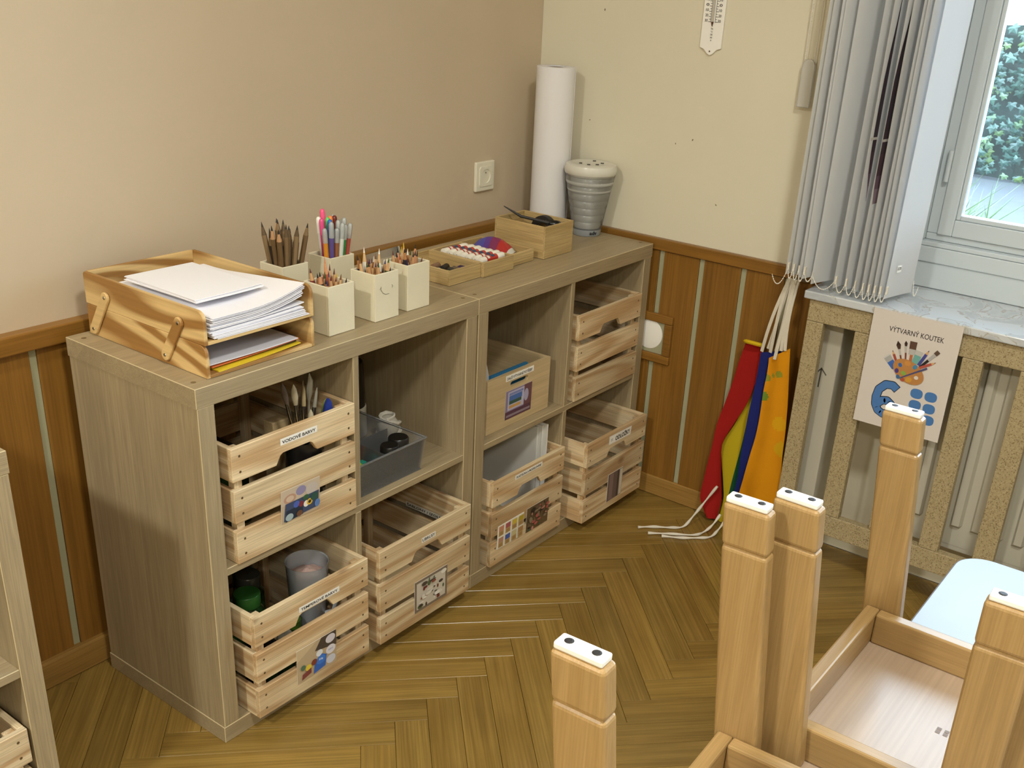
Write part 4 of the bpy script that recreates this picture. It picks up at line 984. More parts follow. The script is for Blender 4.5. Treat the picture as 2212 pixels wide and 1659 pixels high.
def sheet(x0, x1, y0, y1, z0, z1, lift=0.0, rot=0.0, seed=0, col='#f2f0f4', curl=0.0):
    mb = MB(col); nx, ny = 8, 8; cx, cy = (x0 + x1)/2, (y0 + y1)/2; cr, sr = math.cos(rot), math.sin(rot)
    def pt(u, v, z):
        x = x0 + (x1 - x0)*u - cx; y = y0 + (y1 - y0)*v - cy
        zz = z + lift * max(0, u - .35) ** 2 * max(0, (.8 - v)) * 2.2 + curl * (u - .5) ** 2
        return (cx + x*cr - y*sr, cy + x*sr + y*cr, zz)
    mb.grid(lambda u, v: pt(u, v, z1), nx, ny); mb.grid(lambda u, v: pt(1 - u, v, z0), nx, ny)
    for k in range(nx):
        a, b = k/nx, (k+1)/nx; mb.quadpts([pt(a, 0, z0), pt(b, 0, z0), pt(b, 0, z1), pt(a, 0, z1)]); mb.quadpts([pt(b, 1, z0), pt(a, 1, z0), pt(a, 1, z1), pt(b, 1, z1)])
    for k in range(ny):
        a, b = k/ny, (k+1)/ny; mb.quadpts([pt(1, a, z0), pt(1, b, z0), pt(1, b, z1), pt(1, a, z1)]); mb.quadpts([pt(0, b, z0), pt(0, a, z0), pt(0, a, z1), pt(0, b, z1)])
    return mb
pk = thing('paper_stack', 'thick stack of white paper filling the upper tray', 'paper', (0, 0, 0))
zz = ZT0 + .0605 + .0065; rp2 = random.Random(9)
for i in range(15):
    h = .0022 if i < 12 else .0009; dx, dy, ro = rp2.uniform(-.004, .004), rp2.uniform(-.006, .004), rp2.uniform(-.012, .012)
    if i == 0: dx += .012; dy -= .004
    sheet(.062 + dx, .272 + dx, -.362 + dy, -.065 + dy, zz, zz + h * .82, lift=.012 + .0014 * i if i > 7 else .001 * i, rot=ro, col='#f3f1f6' if i % 3 else '#e9e7ee').build('paper_sheet', 'print', pk); zz += h + (.0003 if i < 8 else .0012)
pk2 = thing('paper_stack', 'small stack of white sheets lying on top of the big stack', 'paper', (0, 0, 0))
zz += .0105
for i in range(5):
    h = .0012; dx, dy, ro = rp2.uniform(-.003, .003), rp2.uniform(-.004, .004), rp2.uniform(-.02, .02)
    sheet(.078 + dx, .226 + dx, -.308 + dy, -.098 + dy, zz, zz + h * .8, rot=ro, lift=.003).build('paper_sheet', 'print', pk2); zz += h
ZL = ZT0 + .0065
for i, (c, lab, x0, x1, y0, y1, ro, z) in enumerate((
        ('#d9bd2a', 'yellow sheet at the bottom of the lower tray', .064, .262, -.362, -.09, .05, 0), ('#3a322c', 'dark brown sheet in the lower tray', .058, .270, -.345, -.06, -.03, .003),
        ('#d6703c', 'orange sheet in the lower tray', .060, .268, -.352, -.07, .035, .006), ('#4b4038', 'dark sheet under the top white sheet in the lower tray', .056, .272, -.340, -.06, 0.0, .0085), ('#d9d7de', 'white sheet on top in the lower tray', .060, .264, -.356, -.065, -.015, .011))):
    tag(sheet(x0, x1, y0, y1, ZL + z, ZL + z + .0018, rot=ro, lift=.004, col=c).build('paper_sheet', 'print', None), lab, 'paper', 'loose sheets in the lower tray')

# ------------------------------------------------------------------ pencil pots
def pot(label, x0, y0, rz=0.0):
    t = thing('pencil_pot', label, 'pot', (x0 + .035, y0 + .035, ZT0), rz, 'square wooden pencil pots')
    w, th_, h = .035, .004, .0995
    for nm, b in (('front_board', (-w, w, -w, -w + th_, 0, h)), ('back_board', (-w, w, w - th_, w, 0, h)), ('side_board', (-w, -w + th_, -w + th_, w - th_, 0, h)), ('side_board', (w - th_, w, -w + th_, w - th_, 0, h))):
        boxpart(nm, 'limewash', t, b, .0008, 1)
    boxpart('base_board', 'limewash', t, (-w + th_, w - th_, -w + th_, w - th_, .001, .004), 0)
    return t
POTS = {'A': (.382, -.182), 'B': (.502, -.195), 'C': (.351, -.348), 'D': (.479, -.348), 'E': (.581, -.343)}
pot('cream square pot of dark brown pencils, back row left', *POTS['A']); pot('cream square pot of clear felt pens, back row right', *POTS['B'])
pot('cream square pot of coloured pencils next to the paper tray', *POTS['C'])
pD = pot('cream square pot with a scribbled face, front row middle', *POTS['D']); pot('cream square pot of coloured pencils next to the small trays', *POTS['E'])
sf = MB('#4a4a44'); fD = lambda u, v, l=0.0: (u, -.0353 - l, v)
def stroke(mb, pts, w, fn, col):
    mb.setcol(col)
    for i in range(len(pts) - 1):
        a, b = Vector(pts[i]), Vector(pts[i+1]); d = (b - a).normalized(); n = Vector((-d.y, d.x)) * w
        mb.quadpts([fn(*(a - n), .0002), fn(*(b - n), .0002), fn(*(b + n), .0002), fn(*(a + n), .0002)])
stroke(sf, [(-.017, .073), (-.018, .066), (-.012, .058), (-.004, .054), (.006, .054)], .0005, fD, '#5f5f55'); stroke(sf, [(.014, .072), (.017, .068), (.014, .065)], .0005, fD, '#7c7c70'); stroke(sf, [(-.022, .067), (-.018, .071)], .0004, fD, '#7c7c70')
sf.build('scribble', 'print', pD)
def pencil(base, tip, r, body, woodc, lead, name, label, group, cone=.020, n=6):
    b, t = Vector(base), Vector(tip); d = t - b; L = d.length; d.normalize(); mb = MB(body)
    P = lambda s: tuple(d * s)
    mb.tube([P(0), P(L - cone)], r, n); mb.setcol(woodc); mb.tube([P(L - cone), P(L - cone * .38)], [r * .98, r * .42], n, cap=False)
    mb.setcol(lead); mb.tube([P(L - cone * .38), P(L)], [r * .42, r * .06], n)
    o = mb.build(name, 'print', None, tuple(b)); return tag(o, label, 'pencil', group)
r5 = random.Random(21)
PCN = {'#6b5336': 'brown', '#7a6244': 'light brown', '#5a452e': 'dark brown', '#2c241d': 'black', '#866e4e': 'tan', '#7a2f26': 'dark red', '#3a2a22': 'dark brown', '#8d5a2c': 'ochre', '#2c2a33': 'charcoal', '#b5502a': 'orange', '#39521f': 'green', '#3c2f5c': 'violet', '#c9a32c': 'yellow', '#e8e2d2': 'white', '#24201d': 'black'}
def fill(key, count, hmin, hmax, rmin, rmax, bodies, woods, leads, name, label, group, spread=.012, cone=(.016, .026), k0=.5):
    x0, y0 = POTS[key]; cx, cy = x0 + .035, y0 + .035; pts = []; tries = 0
    while len(pts) < count and tries < 4000:
        tries += 1; x, y = r5.uniform(-.026, .026), r5.uniform(-.026, .026)
        if all((x - a) ** 2 + (y - b) ** 2 > (2.05 * rmax) ** 2 for a, b in pts): pts.append((x, y))
    for (x, y) in pts:
        h = r5.uniform(hmin, hmax); r = r5.uniform(rmin, rmax); i = r5.randrange(len(bodies)); k = min(.11, h) 
        lx, ly = x * spread * 28 + r5.uniform(-.004, .004), y * spread * 28 + r5.uniform(-.004, .004)
        # keep it inside the rim: at rim height .1 the axis may be at most .026 from the middle
        f = .0995 / h; 
        bx_, by_ = x * k0, y * k0; tx, ty = bx_ + (x - bx_) / f, by_ + (y - by_) / f
        for _ in range(6):
            if abs(bx_ + (tx - bx_) * f) > .0265 or abs(by_ + (ty - by_) * f) > .0265: tx, ty = tx * .85, ty * .85
        where = ('front' if y < -.009 else 'back' if y > .009 else 'middle') + (' left' if x < -.009 else ' right' if x > .009 else ' centre')
        pencil((cx + bx_, cy + by_, ZT0 + .0045), (cx + tx, cy + ty, ZT0 + .0045 + h), r, bodies[i], woods[i % len(woods)], leads[i], name, PCN[bodies[i]] + ' ' + label + ', ' + where + ' of the pot', group, r5.uniform(*cone))
fill('A', 22, .152, .184, .0054, .0057, ['#6b5336', '#7a6244', '#5a452e', '#2c241d', '#866e4e', '#6b5336'], ['#7d6546', '#5f4c35', '#b58a62'], ['#2c2621', '#35302a', '#2c2621', '#1f1b18', '#332c26', '#2a2521'], 'pencil', 'drawing pencil in the back left pot', 'brown pencils in the back left pot', .02, (.022, .030), .45)
COLS = ['#7a2f26', '#3a2a22', '#8d5a2c', '#2c2a33', '#b5502a', '#39521f', '#3c2f5c', '#c9a32c', '#e8e2d2', '#24201d']
WOODS = ['#c59a6c', '#b98a5e', '#cfa878', '#a9764c', '#c88f68']
LEADS = ['#5f2b26', '#2b221d', '#7b4f2a', '#22222a', '#a5502f', '#3a5226', '#3b3159', '#c9a32c', '#efe9dc', '#1f1b18']
fill('C', 22, .100, .122, .0046, .0051, COLS, WOODS, LEADS, 'coloured_pencil', 'pencil in the pot next to the paper tray', 'pencils in the pot next to the paper tray', .02, (.024, .036))
fill('D', 22, .098, .124, .0046, .0051, COLS, WOODS, LEADS, 'coloured_pencil', 'pencil in the pot with the scribbled face', 'pencils in the pot with the scribbled face', .02, (.024, .036))
fill('E', 22, .102, .128, .0046, .0051, COLS, WOODS, LEADS, 'coloured_pencil', 'pencil in the pot next to the small trays', 'pencils in the pot next to the small trays', .02, (.024, .036))
x0, y0 = POTS['D']; pencil((x0 + .040, y0 + .030, ZT0 + .005), (x0 + .044, y0 + .030, ZT0 + .142), .0042, '#e9e4d6', '#d2ad7c', '#f0ece2', 'coloured_pencil', 'tall white pencil in the pot with the scribbled face', None, .03)
pencil((x0 + .028, y0 + .052, ZT0 + .005), (x0 + .026, y0 + .056, ZT0 + .143), .0042, '#e9e4d6', '#d2ad7c', '#f0ece2', 'coloured_pencil', 'white pencil at the back of the pot with the scribbled face', None, .03)
x0, y0 = POTS['C']; pencil((x0 + .040, y0 + .036, ZT0 + .005), (x0 + .030, y0 + .040, ZT0 + .148), .0042, '#a5563c', '#cf9066', '#c9805c', 'coloured_pencil', 'tall reddish pencil in the pot next to the paper tray', None, .035)
def feltpen(base, tip, c, capc, label, group=None):
    b, t = Vector(base), Vector(tip); d = t - b; L = d.length; d.normalize(); P = lambda s: tuple(d * s)
    th_ = thing('felt_pen', label, 'pen', tuple(b), group=group)
    mb = MB(c); mb.tube([P(0), P(L * .83), P(L * .86)], [.0056, .0056, .0036], 9); mb.build('barrel', 'gloss_print', th_, smooth=True)
    if capc: 
        mb = MB(capc); mb.tube([P(L * .80), P(L * .96), P(L * .985), P(L)], [.0061, .0058, .0048, .0024], 9); mb.build('cap', 'gloss_print', th_, smooth=True)
    else: MB().tube([P(L * .80), P(L * .96), P(L * .985), P(L)], [.0061, .0058, .0048, .0024], 9).build('cap', 'pen_clear', th_, smooth=True)
x0, y0 = POTS['B']; cx, cy = x0 + .035, y0 + .035
PEN = [('#c9862c', None, 'amber', 0), ('#5a4a86', None, 'violet', 0), ('#c2457a', '#e2568c', 'pink capped', 1), ('#1f5aa8', '#2767b8', 'solid blue', 1), ('#8d5a3c', None, 'brown', 0), ('#4a5f9c', None, 'slate blue', 0), ('#c9cbc2', None, 'colourless', 0), ('#2f7a3c', None, 'green', 0),
       ('#5b86b8', None, 'light blue', 0), ('#3a5a6a', None, 'petrol', 0), ('#2f6a44', None, 'dark green', 0), ('#a84a3c', None, 'red', 0), ('#3f8a4a', '#5fce6a', 'bright green capped', 1), ('#d86a2c', '#f08a48', 'orange capped', 1), ('#c43a6a', '#f05a8a', 'hot pink capped, tallest', 1), ('#7a2f2a', '#6b2a26', 'maroon capped', 1), ('#d9d6cc', '#eeece4', 'white capped', 1), ('#7a86a8', None, 'grey blue', 0)]
spots = [(-.025, -.012), (-.018, -.022), (-.016, .004), (-.010, -.010), (-.006, -.024), (.002, -.018), (.004, -.027), (.012, -.026), (.018, -.020), (.022, -.012), (.026, -.004), (.026, -.024), (-.002, .004), (.010, .010), (.002, .020), (.018, .008), (-.010, .018), (.024, .018)]
for i, ((c, cap, nm, tall), (px_, py_)) in enumerate(zip(PEN, spots)):
    h = .160 + .005 * ((i * 7) % 4) if not tall else (.176 if 'tallest' not in nm else .190)
    feltpen((cx + px_ * .55, cy + py_ * .55, ZT0 + .0045), (cx + px_ * (.5 + .42 * h / .098), cy + py_ * (.5 + .42 * h / .098), ZT0 + h), c, cap, nm + ' felt pen standing in the back right pot')

# ------------------------------------------------------------------ bamboo trays and box
def tray(name, label, cat, x0, x1, y0, y1, h, rz=0.0):
    t = thing(name, label, cat, ((x0+x1)/2, (y0+y1)/2, ZT0), rz); w, d, th_ = (x1-x0)/2, (y1-y0)/2, .0055
    boxpart('front_board', 'bamboo_x', t, (-w, w, -d, -d + th_, 0, h), .0008, 1); boxpart('back_board', 'bamboo_x', t, (-w, w, d - th_, d, 0, h), .0008, 1)
    for a, b in ((-w, -w + th_), (w - th_, w)): boxpart('side_board', 'bamboo_y', t, (a, b, -d + th_, d - th_, 0, h), .0008, 1)
    boxpart('base_board', 'bamboo_x', t, (-w + th_, w - th_, -d + th_, d - th_, .001, .006), 0)
    return t
tray('small_tray', 'low bamboo tray with crayon stubs, nearest the pencil pots', 'tray', .790, .9055, -.280, -.112, .036)
tray('small_tray', 'low bamboo tray full of glue sticks, middle of three', 'tray', .9065, 1.024, -.288, -.114, .036)
tray('small_tray', 'low bamboo tray holding a purple package, by the tall box', 'tray', 1.0250, 1.1285, -.272, -.098, .031)
tray('bamboo_box', 'taller bamboo box holding scissors and tape in front of the roll', 'box', 1.154, 1.280, -.286, -.122, .083)
zt = ZT0 + .0068
ORD = ('first', 'second', 'third', 'fourth', 'fifth', 'sixth', 'seventh', 'eighth')
M = Matrix.Rotation(R(90), 4, 'Y')
g1 = MB('#b8362b'); g1.lathe([(.0091, .018), (.0091, .060)], 14); g1.xform(M)
g2 = MB('#ebe6da'); g2.lathe([(.001, -.001), (.0088, 0), (.0090, .018)], 14); g2.lathe([(.0090, .060), (.0093, .061), (.0093, .084), (.0080, .088), (.001, .088)], 14); g2.xform(M)
g3 = MB('#39405c'); g3.grid(lambda u, v: (.036 + .014 * u, .0093 * math.sin(-1.3 + 2.0 * v), .0093 * math.cos(-1.3 + 2.0 * v)), 2, 8)
g4 = MB('#ddd8cc'); g4.grid(lambda u, v: (.022 + .008 * u, .0093 * math.sin(-1.5 + 2.4 * v), .0093 * math.cos(-1.5 + 2.4 * v)), 2, 8)
gm = [(n_, m_.mesh(n_, 'gloss_print', smooth=True)) for n_, m_ in (('wrap', g1), ('cap', g2), ('badge', g3), ('stripe', g4))]
for i in range(15):
    top_ = i >= 8; k = i - 8 if top_ else i
    y = -.2725 + .0195 * k + (.00975 if top_ else 0); x = .9225 + .003 * ((k * 5) % 3) ; z = zt + .0095 + (.0162 if top_ else 0)
    t = thing('glue_stick', 'glue stick in the ' + ('upper' if top_ else 'lower') + ' layer of the middle tray, ' + ORD[k] + ' from its front', 'glue stick', (x, y, z), 0, 'glue sticks in the middle tray')
    t.rotation_euler = (R((k * 37) % 50 - 25), 0, 0)
    for n_, me_ in gm: obj(n_, me_, t)
for i, (dx, dy, c, nm, rz, L) in enumerate(((.862, -.256, '#3a3a34', 'dark grey', 1.3, .035), (.880, -.256, '#6a5a4c', 'brown', 1.4, .034), (.904, -.262, '#43304f', 'plum', 1.6, .034), (.862, -.205, '#26221f', 'black', .3, .030), (.846, -.252, '#c9c43a', 'yellow', 1.7, .034), (.858, -.180, '#8a6a52', 'tan', .2, .026))):
    mb = MB(c); mb.lathe([(.001, 0), (.0078, 0), (.0078, L), (.003, L * 1.25)], 10); mb.xform(Matrix.Rotation(R(90), 4, 'Y'))
    tag(mb.build('crayon', 'print', None, (dx - .012, dy, zt + .0080), (0, 0, rz), smooth=True), nm + ' crayon stub in the bamboo tray nearest the pots', 'crayon')
mb = MB('#d9d8cc'); mb.box(-.019, .019, -.011, .011, 0, .014); tag(mb.build('eraser', 'print', None, (.818, -.205, zt), (0, 0, .3)), 'white eraser in the bamboo tray nearest the pots', 'eraser')
lidx = thing('clear_lid', 'clear plastic lid leaning behind the first bamboo tray', 'lid', (.700, -.105, ZT0), .06)
def lidfn(): pass
for nm, b in (('panel', (0, .13, -.001, .001, 0, .055)),):
    boxpart(nm, 'thin_film', lidx, b, 0).rotation_euler = (R(-24), 0, 0)
boxpart('rim', 'clear_plastic', lidx, (0, .13, -.003, .003, 0.0006, .004), 0)
pg = thing('plastic_pack', 'purple and red plastic package in the bamboo tray by the box', 'package', (1.076, -.182, zt), .12)
mb = MB('#5a3a7a')
def pkfn(u, v):
    x = -.030 + .060 * u; y = -.062 + .124 * v; z = .046 * max(0.0, math.sin(math.pi * min(max(u, .02), .98))) ** .6 * max(.1, math.sin(math.pi * min(max(v, .04), .96))) ** .5 + .003 * noise.noise(Vector((x * 60, y * 60, 1)))
    return (x, y, max(z, .001))
mb.grid(pkfn, 14, 22)
for k, fc in enumerate(mb.f):
    v = (k // 14) / 22; u = (k % 14) / 14; mb.c[k] = lin('#a8302c') if v < .28 or (v < .55 and u > .72) else (lin('#4b4a9c') if v > .6 and u < .6 else (lin('#7a2f56') if v < .5 else lin('#5a3a86')))
    if v > .92 or v < .06: mb.c[k] = lin('#c9c6bc')
mb.build('wrapper', 'gloss_print', pg, smooth=True)
# scissors and tape in the box
sc_ = thing('scissors', 'black handled scissors sticking out of the bamboo box', 'scissors', (1.215, -.20, ZT0 + .008))
mb = MB(); mb.tube([(.012, -.045, .068), (-.012, .03, .0765), (-.030, .074, .0985)], [.004, .004, .0012], 6); mb.build('blade', 'rubber_dark', sc_, smooth=True)
mb = MB(); pth = [(.012 + .016 * math.cos(R(a)) + .006, -.056 + .018 * math.sin(R(a)), .066 + .004 * math.cos(R(a))) for a in range(0, 361, 24)]; mb.tube(pth, .0035, 7); mb.build('handle', 'black_plastic', sc_, smooth=True)
mb = MB(); pth = [(.030 + .014 * math.cos(R(a)), -.040 + .020 * math.sin(R(a)), .066) for a in range(0, 361, 24)]; mb.tube(pth, .0032, 7); mb.build('handle', 'black_plastic', sc_, smooth=True)
tp2 = thing('tape_roll', 'dark roll of sticky tape in the bamboo box', 'tape', (1.262, -.205, ZT0 + .046))
mb = MB(); mb.lathe([(.020, -.008), (.038, -.008), (.038, .008), (.020, .008), (.020, -.008)], 30); mb.xform(Matrix.Rotation(R(90), 4, 'Y')); mb.build('tape', 'rubber_dark', tp2, smooth=True)
mb = MB('#8d8a80'); mb.lathe([(.0195, -.008), (.0195, .008)], 24); mb.xform(Matrix.Rotation(R(90), 4, 'Y')); mb.build('core', 'print', tp2, smooth=True)

# ------------------------------------------------------------------ roll of paper and air purifier
rl = thing('paper_roll', 'tall white roll of drawing paper standing in the corner', 'paper roll', (1.462, -.073, ZT0))
mb = MB(); prof = [(.052, 0), (.0525, .002), (.0525, .438), (.0515, .4385), (.026, .4385), (.026, .30)]
mb.lathe(prof, 48); mb.build('paper', 'paper', rl, smooth=True)
MB('#6b5a42').lathe([(.0258, .0), (.0258, .436), (.0235, .436), (.0235, .30)], 36).build('core', 'print', rl, smooth=True)
boxpart('loose_edge', 'paper', rl, (.030, .0315, -.045, -.0432, 0, .4375), 0)
pu = thing('air_purifier', 'translucent tapered humidifier with grey ribbed body by the roll', 'humidifier', (1.480, -.197, ZT0))
mb = MB('#8f9498'); mb.lathe([(.001, 0), (.039, 0), (.041, .003), (.042, .018), (.001, .018)], 40); mb.build('base', 'gloss_print', pu, smooth=True)
pr_ = [(.001, .0182)]
for i in range(7):
    z = .020 + i * .020; r = .0385 + .0045 * i
    pr_ += [(r - .002, z), (r + .0012, z + .006), (r + .0018, z + .013), (r - .001, z + .019)]
pr_ += [(.064, .163), (.001, .163)]
MB('#b4b5b1').lathe(pr_, 40).build('ribbed_body', 'gloss_print', pu, smooth=True)
MB().lathe([(.0435, .019), (.050, .06), (.0605, .12), (.070, .165), (.0725, .178)], 44).build('shell', 'clear_plastic', pu, smooth=True)
MB('#d6d3c8').lathe([(.0655, .164), (.0722, .172), (.0735, .184), (.070, .194), (.058, .198), (.050, .197), (.001, .196)], 44).build('top_rim', 'gloss_print', pu, smooth=True)
bt = MB('#3d3a36')
for a in (150, 205, 250, 300, 20): 
    cxx, cyy = .034 * math.cos(R(a)), .030 * math.sin(R(a)); bt.lathe([(.0001, .199), (.0045, .1988), (.005, .196)], 8, cxx, cyy)
bt.build('button', 'gloss_print', pu)
lg = MB('#22242a'); puttext(lg, 'adv', -.30, .005, .60, .011, lambda u, v, l=0.0: ((.0422 + l) * math.cos(R(-118) + u * .9), (.0422 + l) * math.sin(R(-118) + u * .9), v), '#1f2126', .03, .0004); lg.build('logo', 'print', pu)

# ------------------------------------------------------------------ aprons hanging at the window wall
def apron(name, label, x, rows, col, fold, nf, seed, stain=None, thick=.0015, trim=None):
    """rows: (y_left, z_left, y_right, z_right) from top to bottom; folds grow downwards"""
    n = len(rows) - 1; rr = random.Random(seed); ph = rr.uniform(0, 6)
    def base(u, v):
        f = v * n; i = min(int(f), n - 1); t = f - i
        def cr(k):
            p0, p1, p2, p3 = (rows[max(i-1, 0)][k], rows[i][k], rows[i+1][k], rows[min(i+2, n)][k])
            return .5 * ((2*p1) + (-p0+p2)*t + (2*p0-5*p1+4*p2-p3)*t*t + (-p0+3*p1-3*p2+p3)*t**3)
        yl, zl, yr, zr = (cr(k) for k in range(4))
        y = yl + (yr - yl) * u; z = zl + (zr - zl) * u
        d = fold * (.35 + .65 * v) * math.sin(u * math.pi * nf + ph + .8 * math.sin(v * 3)) + .004 * noise.noise(Vector((y * 20, z * 12, seed)))
        return Vector((x - d - fold, y, max(z, .0035)))
    t = thing(name, label, 'apron', (0, 0, 0), group='aprons hanging by the window')
    mb = MB(col); NU, NV = (44, 90) if stain else (16, 30)
    mb.grid(lambda u, v: base(u, v), NU, NV); k0 = len(mb.v)
    mb.grid(lambda u, v: base(u, v) + Vector((thick, 0, 0)), NU, NV)
    for q in range(NU*NV, 2*NU*NV): mb.f[q] = mb.f[q][::-1]
    if stain:
        for q in range(NU * NV):
            c = Vector(mb.v[mb.f[q][0]])
            for (yy, zz_, r_, cc_) in stain:
                if (c.y - yy) ** 2 + (c.z - zz_) ** 2 < r_ * r_: mb.c[q] = lin(cc_)
    mb.build('cloth', 'cloth_print', t, smooth=True)
    return t, base
red, bred = apron('apron', 'red apron with yellow lining, leftmost of the hanging aprons', 1.512, [(-0.718, 0.568, -0.766, 0.555), (-0.707, 0.515, -0.768, 0.515), (-0.699, 0.461, -0.761, 0.458), (-0.683, 0.384, -0.746, 0.394), (-0.666, 0.308, -0.712, 0.313), (-0.662, 0.244, -0.690, 0.25), (-0.655, 0.186, -0.696, 0.182), (-0.649, 0.127, -0.705, 0.124), (-0.645, 0.072, -0.711, 0.082), (-0.660, 0.040, -0.708, 0.041), (-0.676, 0.013, -0.705, 0.013)], '#991f1b', .005, 1.6, 1)
cl = MB('#c9a81f'); cp_ = [(1.500 + .016 * math.sin(R(a)), -.743 + .025 * math.cos(R(a)), .567 - .006 * math.sin(R(a))) for a in range(0, 361, 20)]
cl.tube(cp_, .0055, 7); cl.build('collar_lining', 'cloth_print', red, smooth=True)
apron('apron', 'bright yellow apron between the red and the blue one', 1.528, [(-0.746, 0.445, -0.764, 0.450), (-0.736, 0.400, -0.765, 0.41), (-0.713, 0.321, -0.765, 0.340), (-0.681, 0.244, -0.760, 0.275), (-0.690, 0.182, -0.756, 0.20), (-0.703, 0.121, -0.752, 0.13), (-0.709, 0.079, -0.748, 0.085), (-0.705, 0.029, -0.735, 0.035), (-0.701, 0.004, -0.722, 0.004)], '#bfa922', .003, 1.1, 2)
apron('apron', 'narrow strip of a dark green apron beside the yellow one', 1.522, [(-0.752, 0.40, -0.775, 0.40), (-0.745, 0.282, -0.772, 0.287), (-0.735, 0.195, -0.768, 0.202), (-0.727, 0.102, -0.764, 0.111), (-0.723, 0.051, -0.76, 0.061)], '#1d5138', .003, 1.2, 3)
apron('apron', 'navy blue apron between the yellow and the orange one', 1.492, [(-0.773, 0.553, -0.834, 0.572), (-0.771, 0.492, -0.812, 0.504), (-0.767, 0.412, -0.806, 0.425), (-0.763, 0.33, -0.802, 0.34), (-0.760, 0.268, -0.796, 0.272), (-0.760, 0.184, -0.790, 0.189), (-0.757, 0.122, -0.785, 0.126), (-0.755, 0.073, -0.781, 0.079)], '#22296a', .006, 1.5, 4)
oran, bo = apron('apron', 'orange apron with green paint stains, rightmost of the aprons', 1.474, [(-0.803, 0.549, -0.856, 0.588), (-0.804, 0.505, -0.864, 0.529), (-0.802, 0.443, -0.872, 0.463), (-0.801, 0.347, -0.880, 0.371), (-0.792, 0.27, -0.884, 0.301), (-0.784, 0.201, -0.888, 0.239), (-0.775, 0.134, -0.890, 0.18), (-0.774, 0.095, -0.890, 0.134)], '#cf8a14', .006, 2.4, 5,
      stain=[(-.806, .495, .010, '#8d8a2c'), (-.838, .515, .010, '#8d8a2c'), (-.822, .507, .005, '#8d8a2c'), (-.806, .445, .012, '#6f8a2f'), (-.878, .31, .022, '#c79a1a'), (-.86, .38, .02, '#cf9a18')])
# neck straps gathered at a wall hook
hk = thing('coat_hook', 'wall hook behind the blind holding the apron straps', 'hook', (WB - .018, -.832, .765))
MB().tube([(0, 0, 0), (-.03, 0, -.006), (-.048, 0, -.004), (-.056, 0, .008)], .004, 8).build('hook_arm', 'steel', hk, smooth=True)
boxpart('hook_plate', 'steel', hk, (-.003, 0, -.012, .012, -.018, .014), .001)
ST_ = [((1.484, -.820, .765), (1.485, -0.7744, 0.556), red), ((1.482, -.824, .765), (1.482, -0.7963, 0.560), red), ((1.484, -.828, .765), (1.49, -0.7850, 0.566), red), ((1.482, -.831, .765), (1.475, -0.8165, 0.571), oran), ((1.480, -.834, .765), (1.462, -0.8253, 0.552), oran), ((1.484, -.838, .765), (1.462, -0.8402, 0.579), oran), ((1.486, -.842, .765), (1.462, -0.8476, 0.582), oran)]
for i, (a, b, par) in enumerate(ST_):
    a, b = Vector(a), Vector(b); d = (b - a).normalized(); n = d.cross(Vector((1, 0, 0))).normalized() * .0042; mb = MB('#cfc8b8'); K = 8
    for s in (0, 1):
        off = Vector((.0010 * (1 if s else -1), 0, 0))
        def fn(u, v, off=off): p = a + (b - a) * v + n * (2*u - 1) + off + Vector((-.006 * math.sin(math.pi * v), .004 * math.sin(math.pi * v + i), 0)); return p
        mb.grid(fn, 2, K)
    mb.build('neck_strap', 'cloth_print', par, smooth=True)
# waist ties reaching over the floor
def tie(par, pts, w=.0045):
    P = [Vector(p) for p in pts]; Q = []
    for i in range(len(P) - 1):
        p0, p1, p2, p3 = P[max(i-1, 0)], P[i], P[i+1], P[min(i+2, len(P)-1)]
        for s in range(6):
            t = s / 6; Q.append(.5 * ((2*p1) + (-p0+p2)*t + (2*p0-5*p1+4*p2-p3)*t*t + (-p0+3*p1-3*p2+p3)*t**3))
    Q.append(P[-1]); mb = MB('#d9d2c4')
    rad = [w * (.75 + .25 * math.sin(i * .9)) for i in range(len(Q))]
    mb.tube(Q, rad, 8); mb.build('waist_tie', 'cloth_print', par, smooth=True)
tie(red, [(1.490, -.700, .128), (1.478, -.672, .070), (1.455, -.655, .030), (1.420, -.645, .006), (1.39, -.62, .0055), (1.36, -.58, .0055), (1.328, -.548, .0055)])
tie(red, [(1.490, -.722, .045), (1.462, -.715, .020), (1.430, -.705, .0058), (1.395, -.690, .0055), (1.355, -.635, .0055), (1.318, -.587, .0055)])
tie(red, [(1.486, -.742, .035), (1.455, -.738, .016), (1.42, -.733, .0058), (1.388, -.708, .0060), (1.355, -.668, .0055), (1.330, -.625, .0055)])

# ------------------------------------------------------------------ poster on the cover
ps = thing('poster', 'white art corner poster with palette and a big blue 6 under the sill', 'poster', (1.4415, -1.166, .752))
fpz = lambda u, v, l=0.0: (-.0006 - l, -u, v)   # u to the right as seen, v up from the top edge (negative downwards)
mb = MB('#d4ccc6'); mb.box(-.0006, 0, -.1055, .1055, -.291, 0); 
L0 = .0002
def Pp(y, z): return (-(y + 1.166), z - .752)
def put(pts, col, l): poly(mb, [Pp(*p) for p in pts][::-1] if False else [Pp(*p) for p in pts], fpz, col, l)
puttext(mb, 'VÝTVARNÝ KOUTEK', -.0615, -.0486, .1300, .0160, fpz, '#1e1c1b', .006, L0)
def stick(x0, z0, x1, z1, w0, w1, col, l):
    a, b = Vector((x0, z0)), Vector((x1, z1)); d = (b - a).normalized(); n = Vector((-d.y, d.x))
    poly(mb, [(a - n * w0).to_tuple(), (b - n * w1).to_tuple(), (b + n * w1).to_tuple(), (a + n * w0).to_tuple()], fpz, col, l)
def tool(p0, p1, parts, l):   # from the palette end p0 to the tip p1: (t0, t1, half width, half width, colour)
    for t0, t1, w0, w1, col in parts:
        stick(p0[0] + (p1[0]-p0[0])*t0, p0[1] + (p1[1]-p0[1])*t0, p0[0] + (p1[0]-p0[0])*t1, p0[1] + (p1[1]-p0[1])*t1, w0, w1, col, l); l += .00003
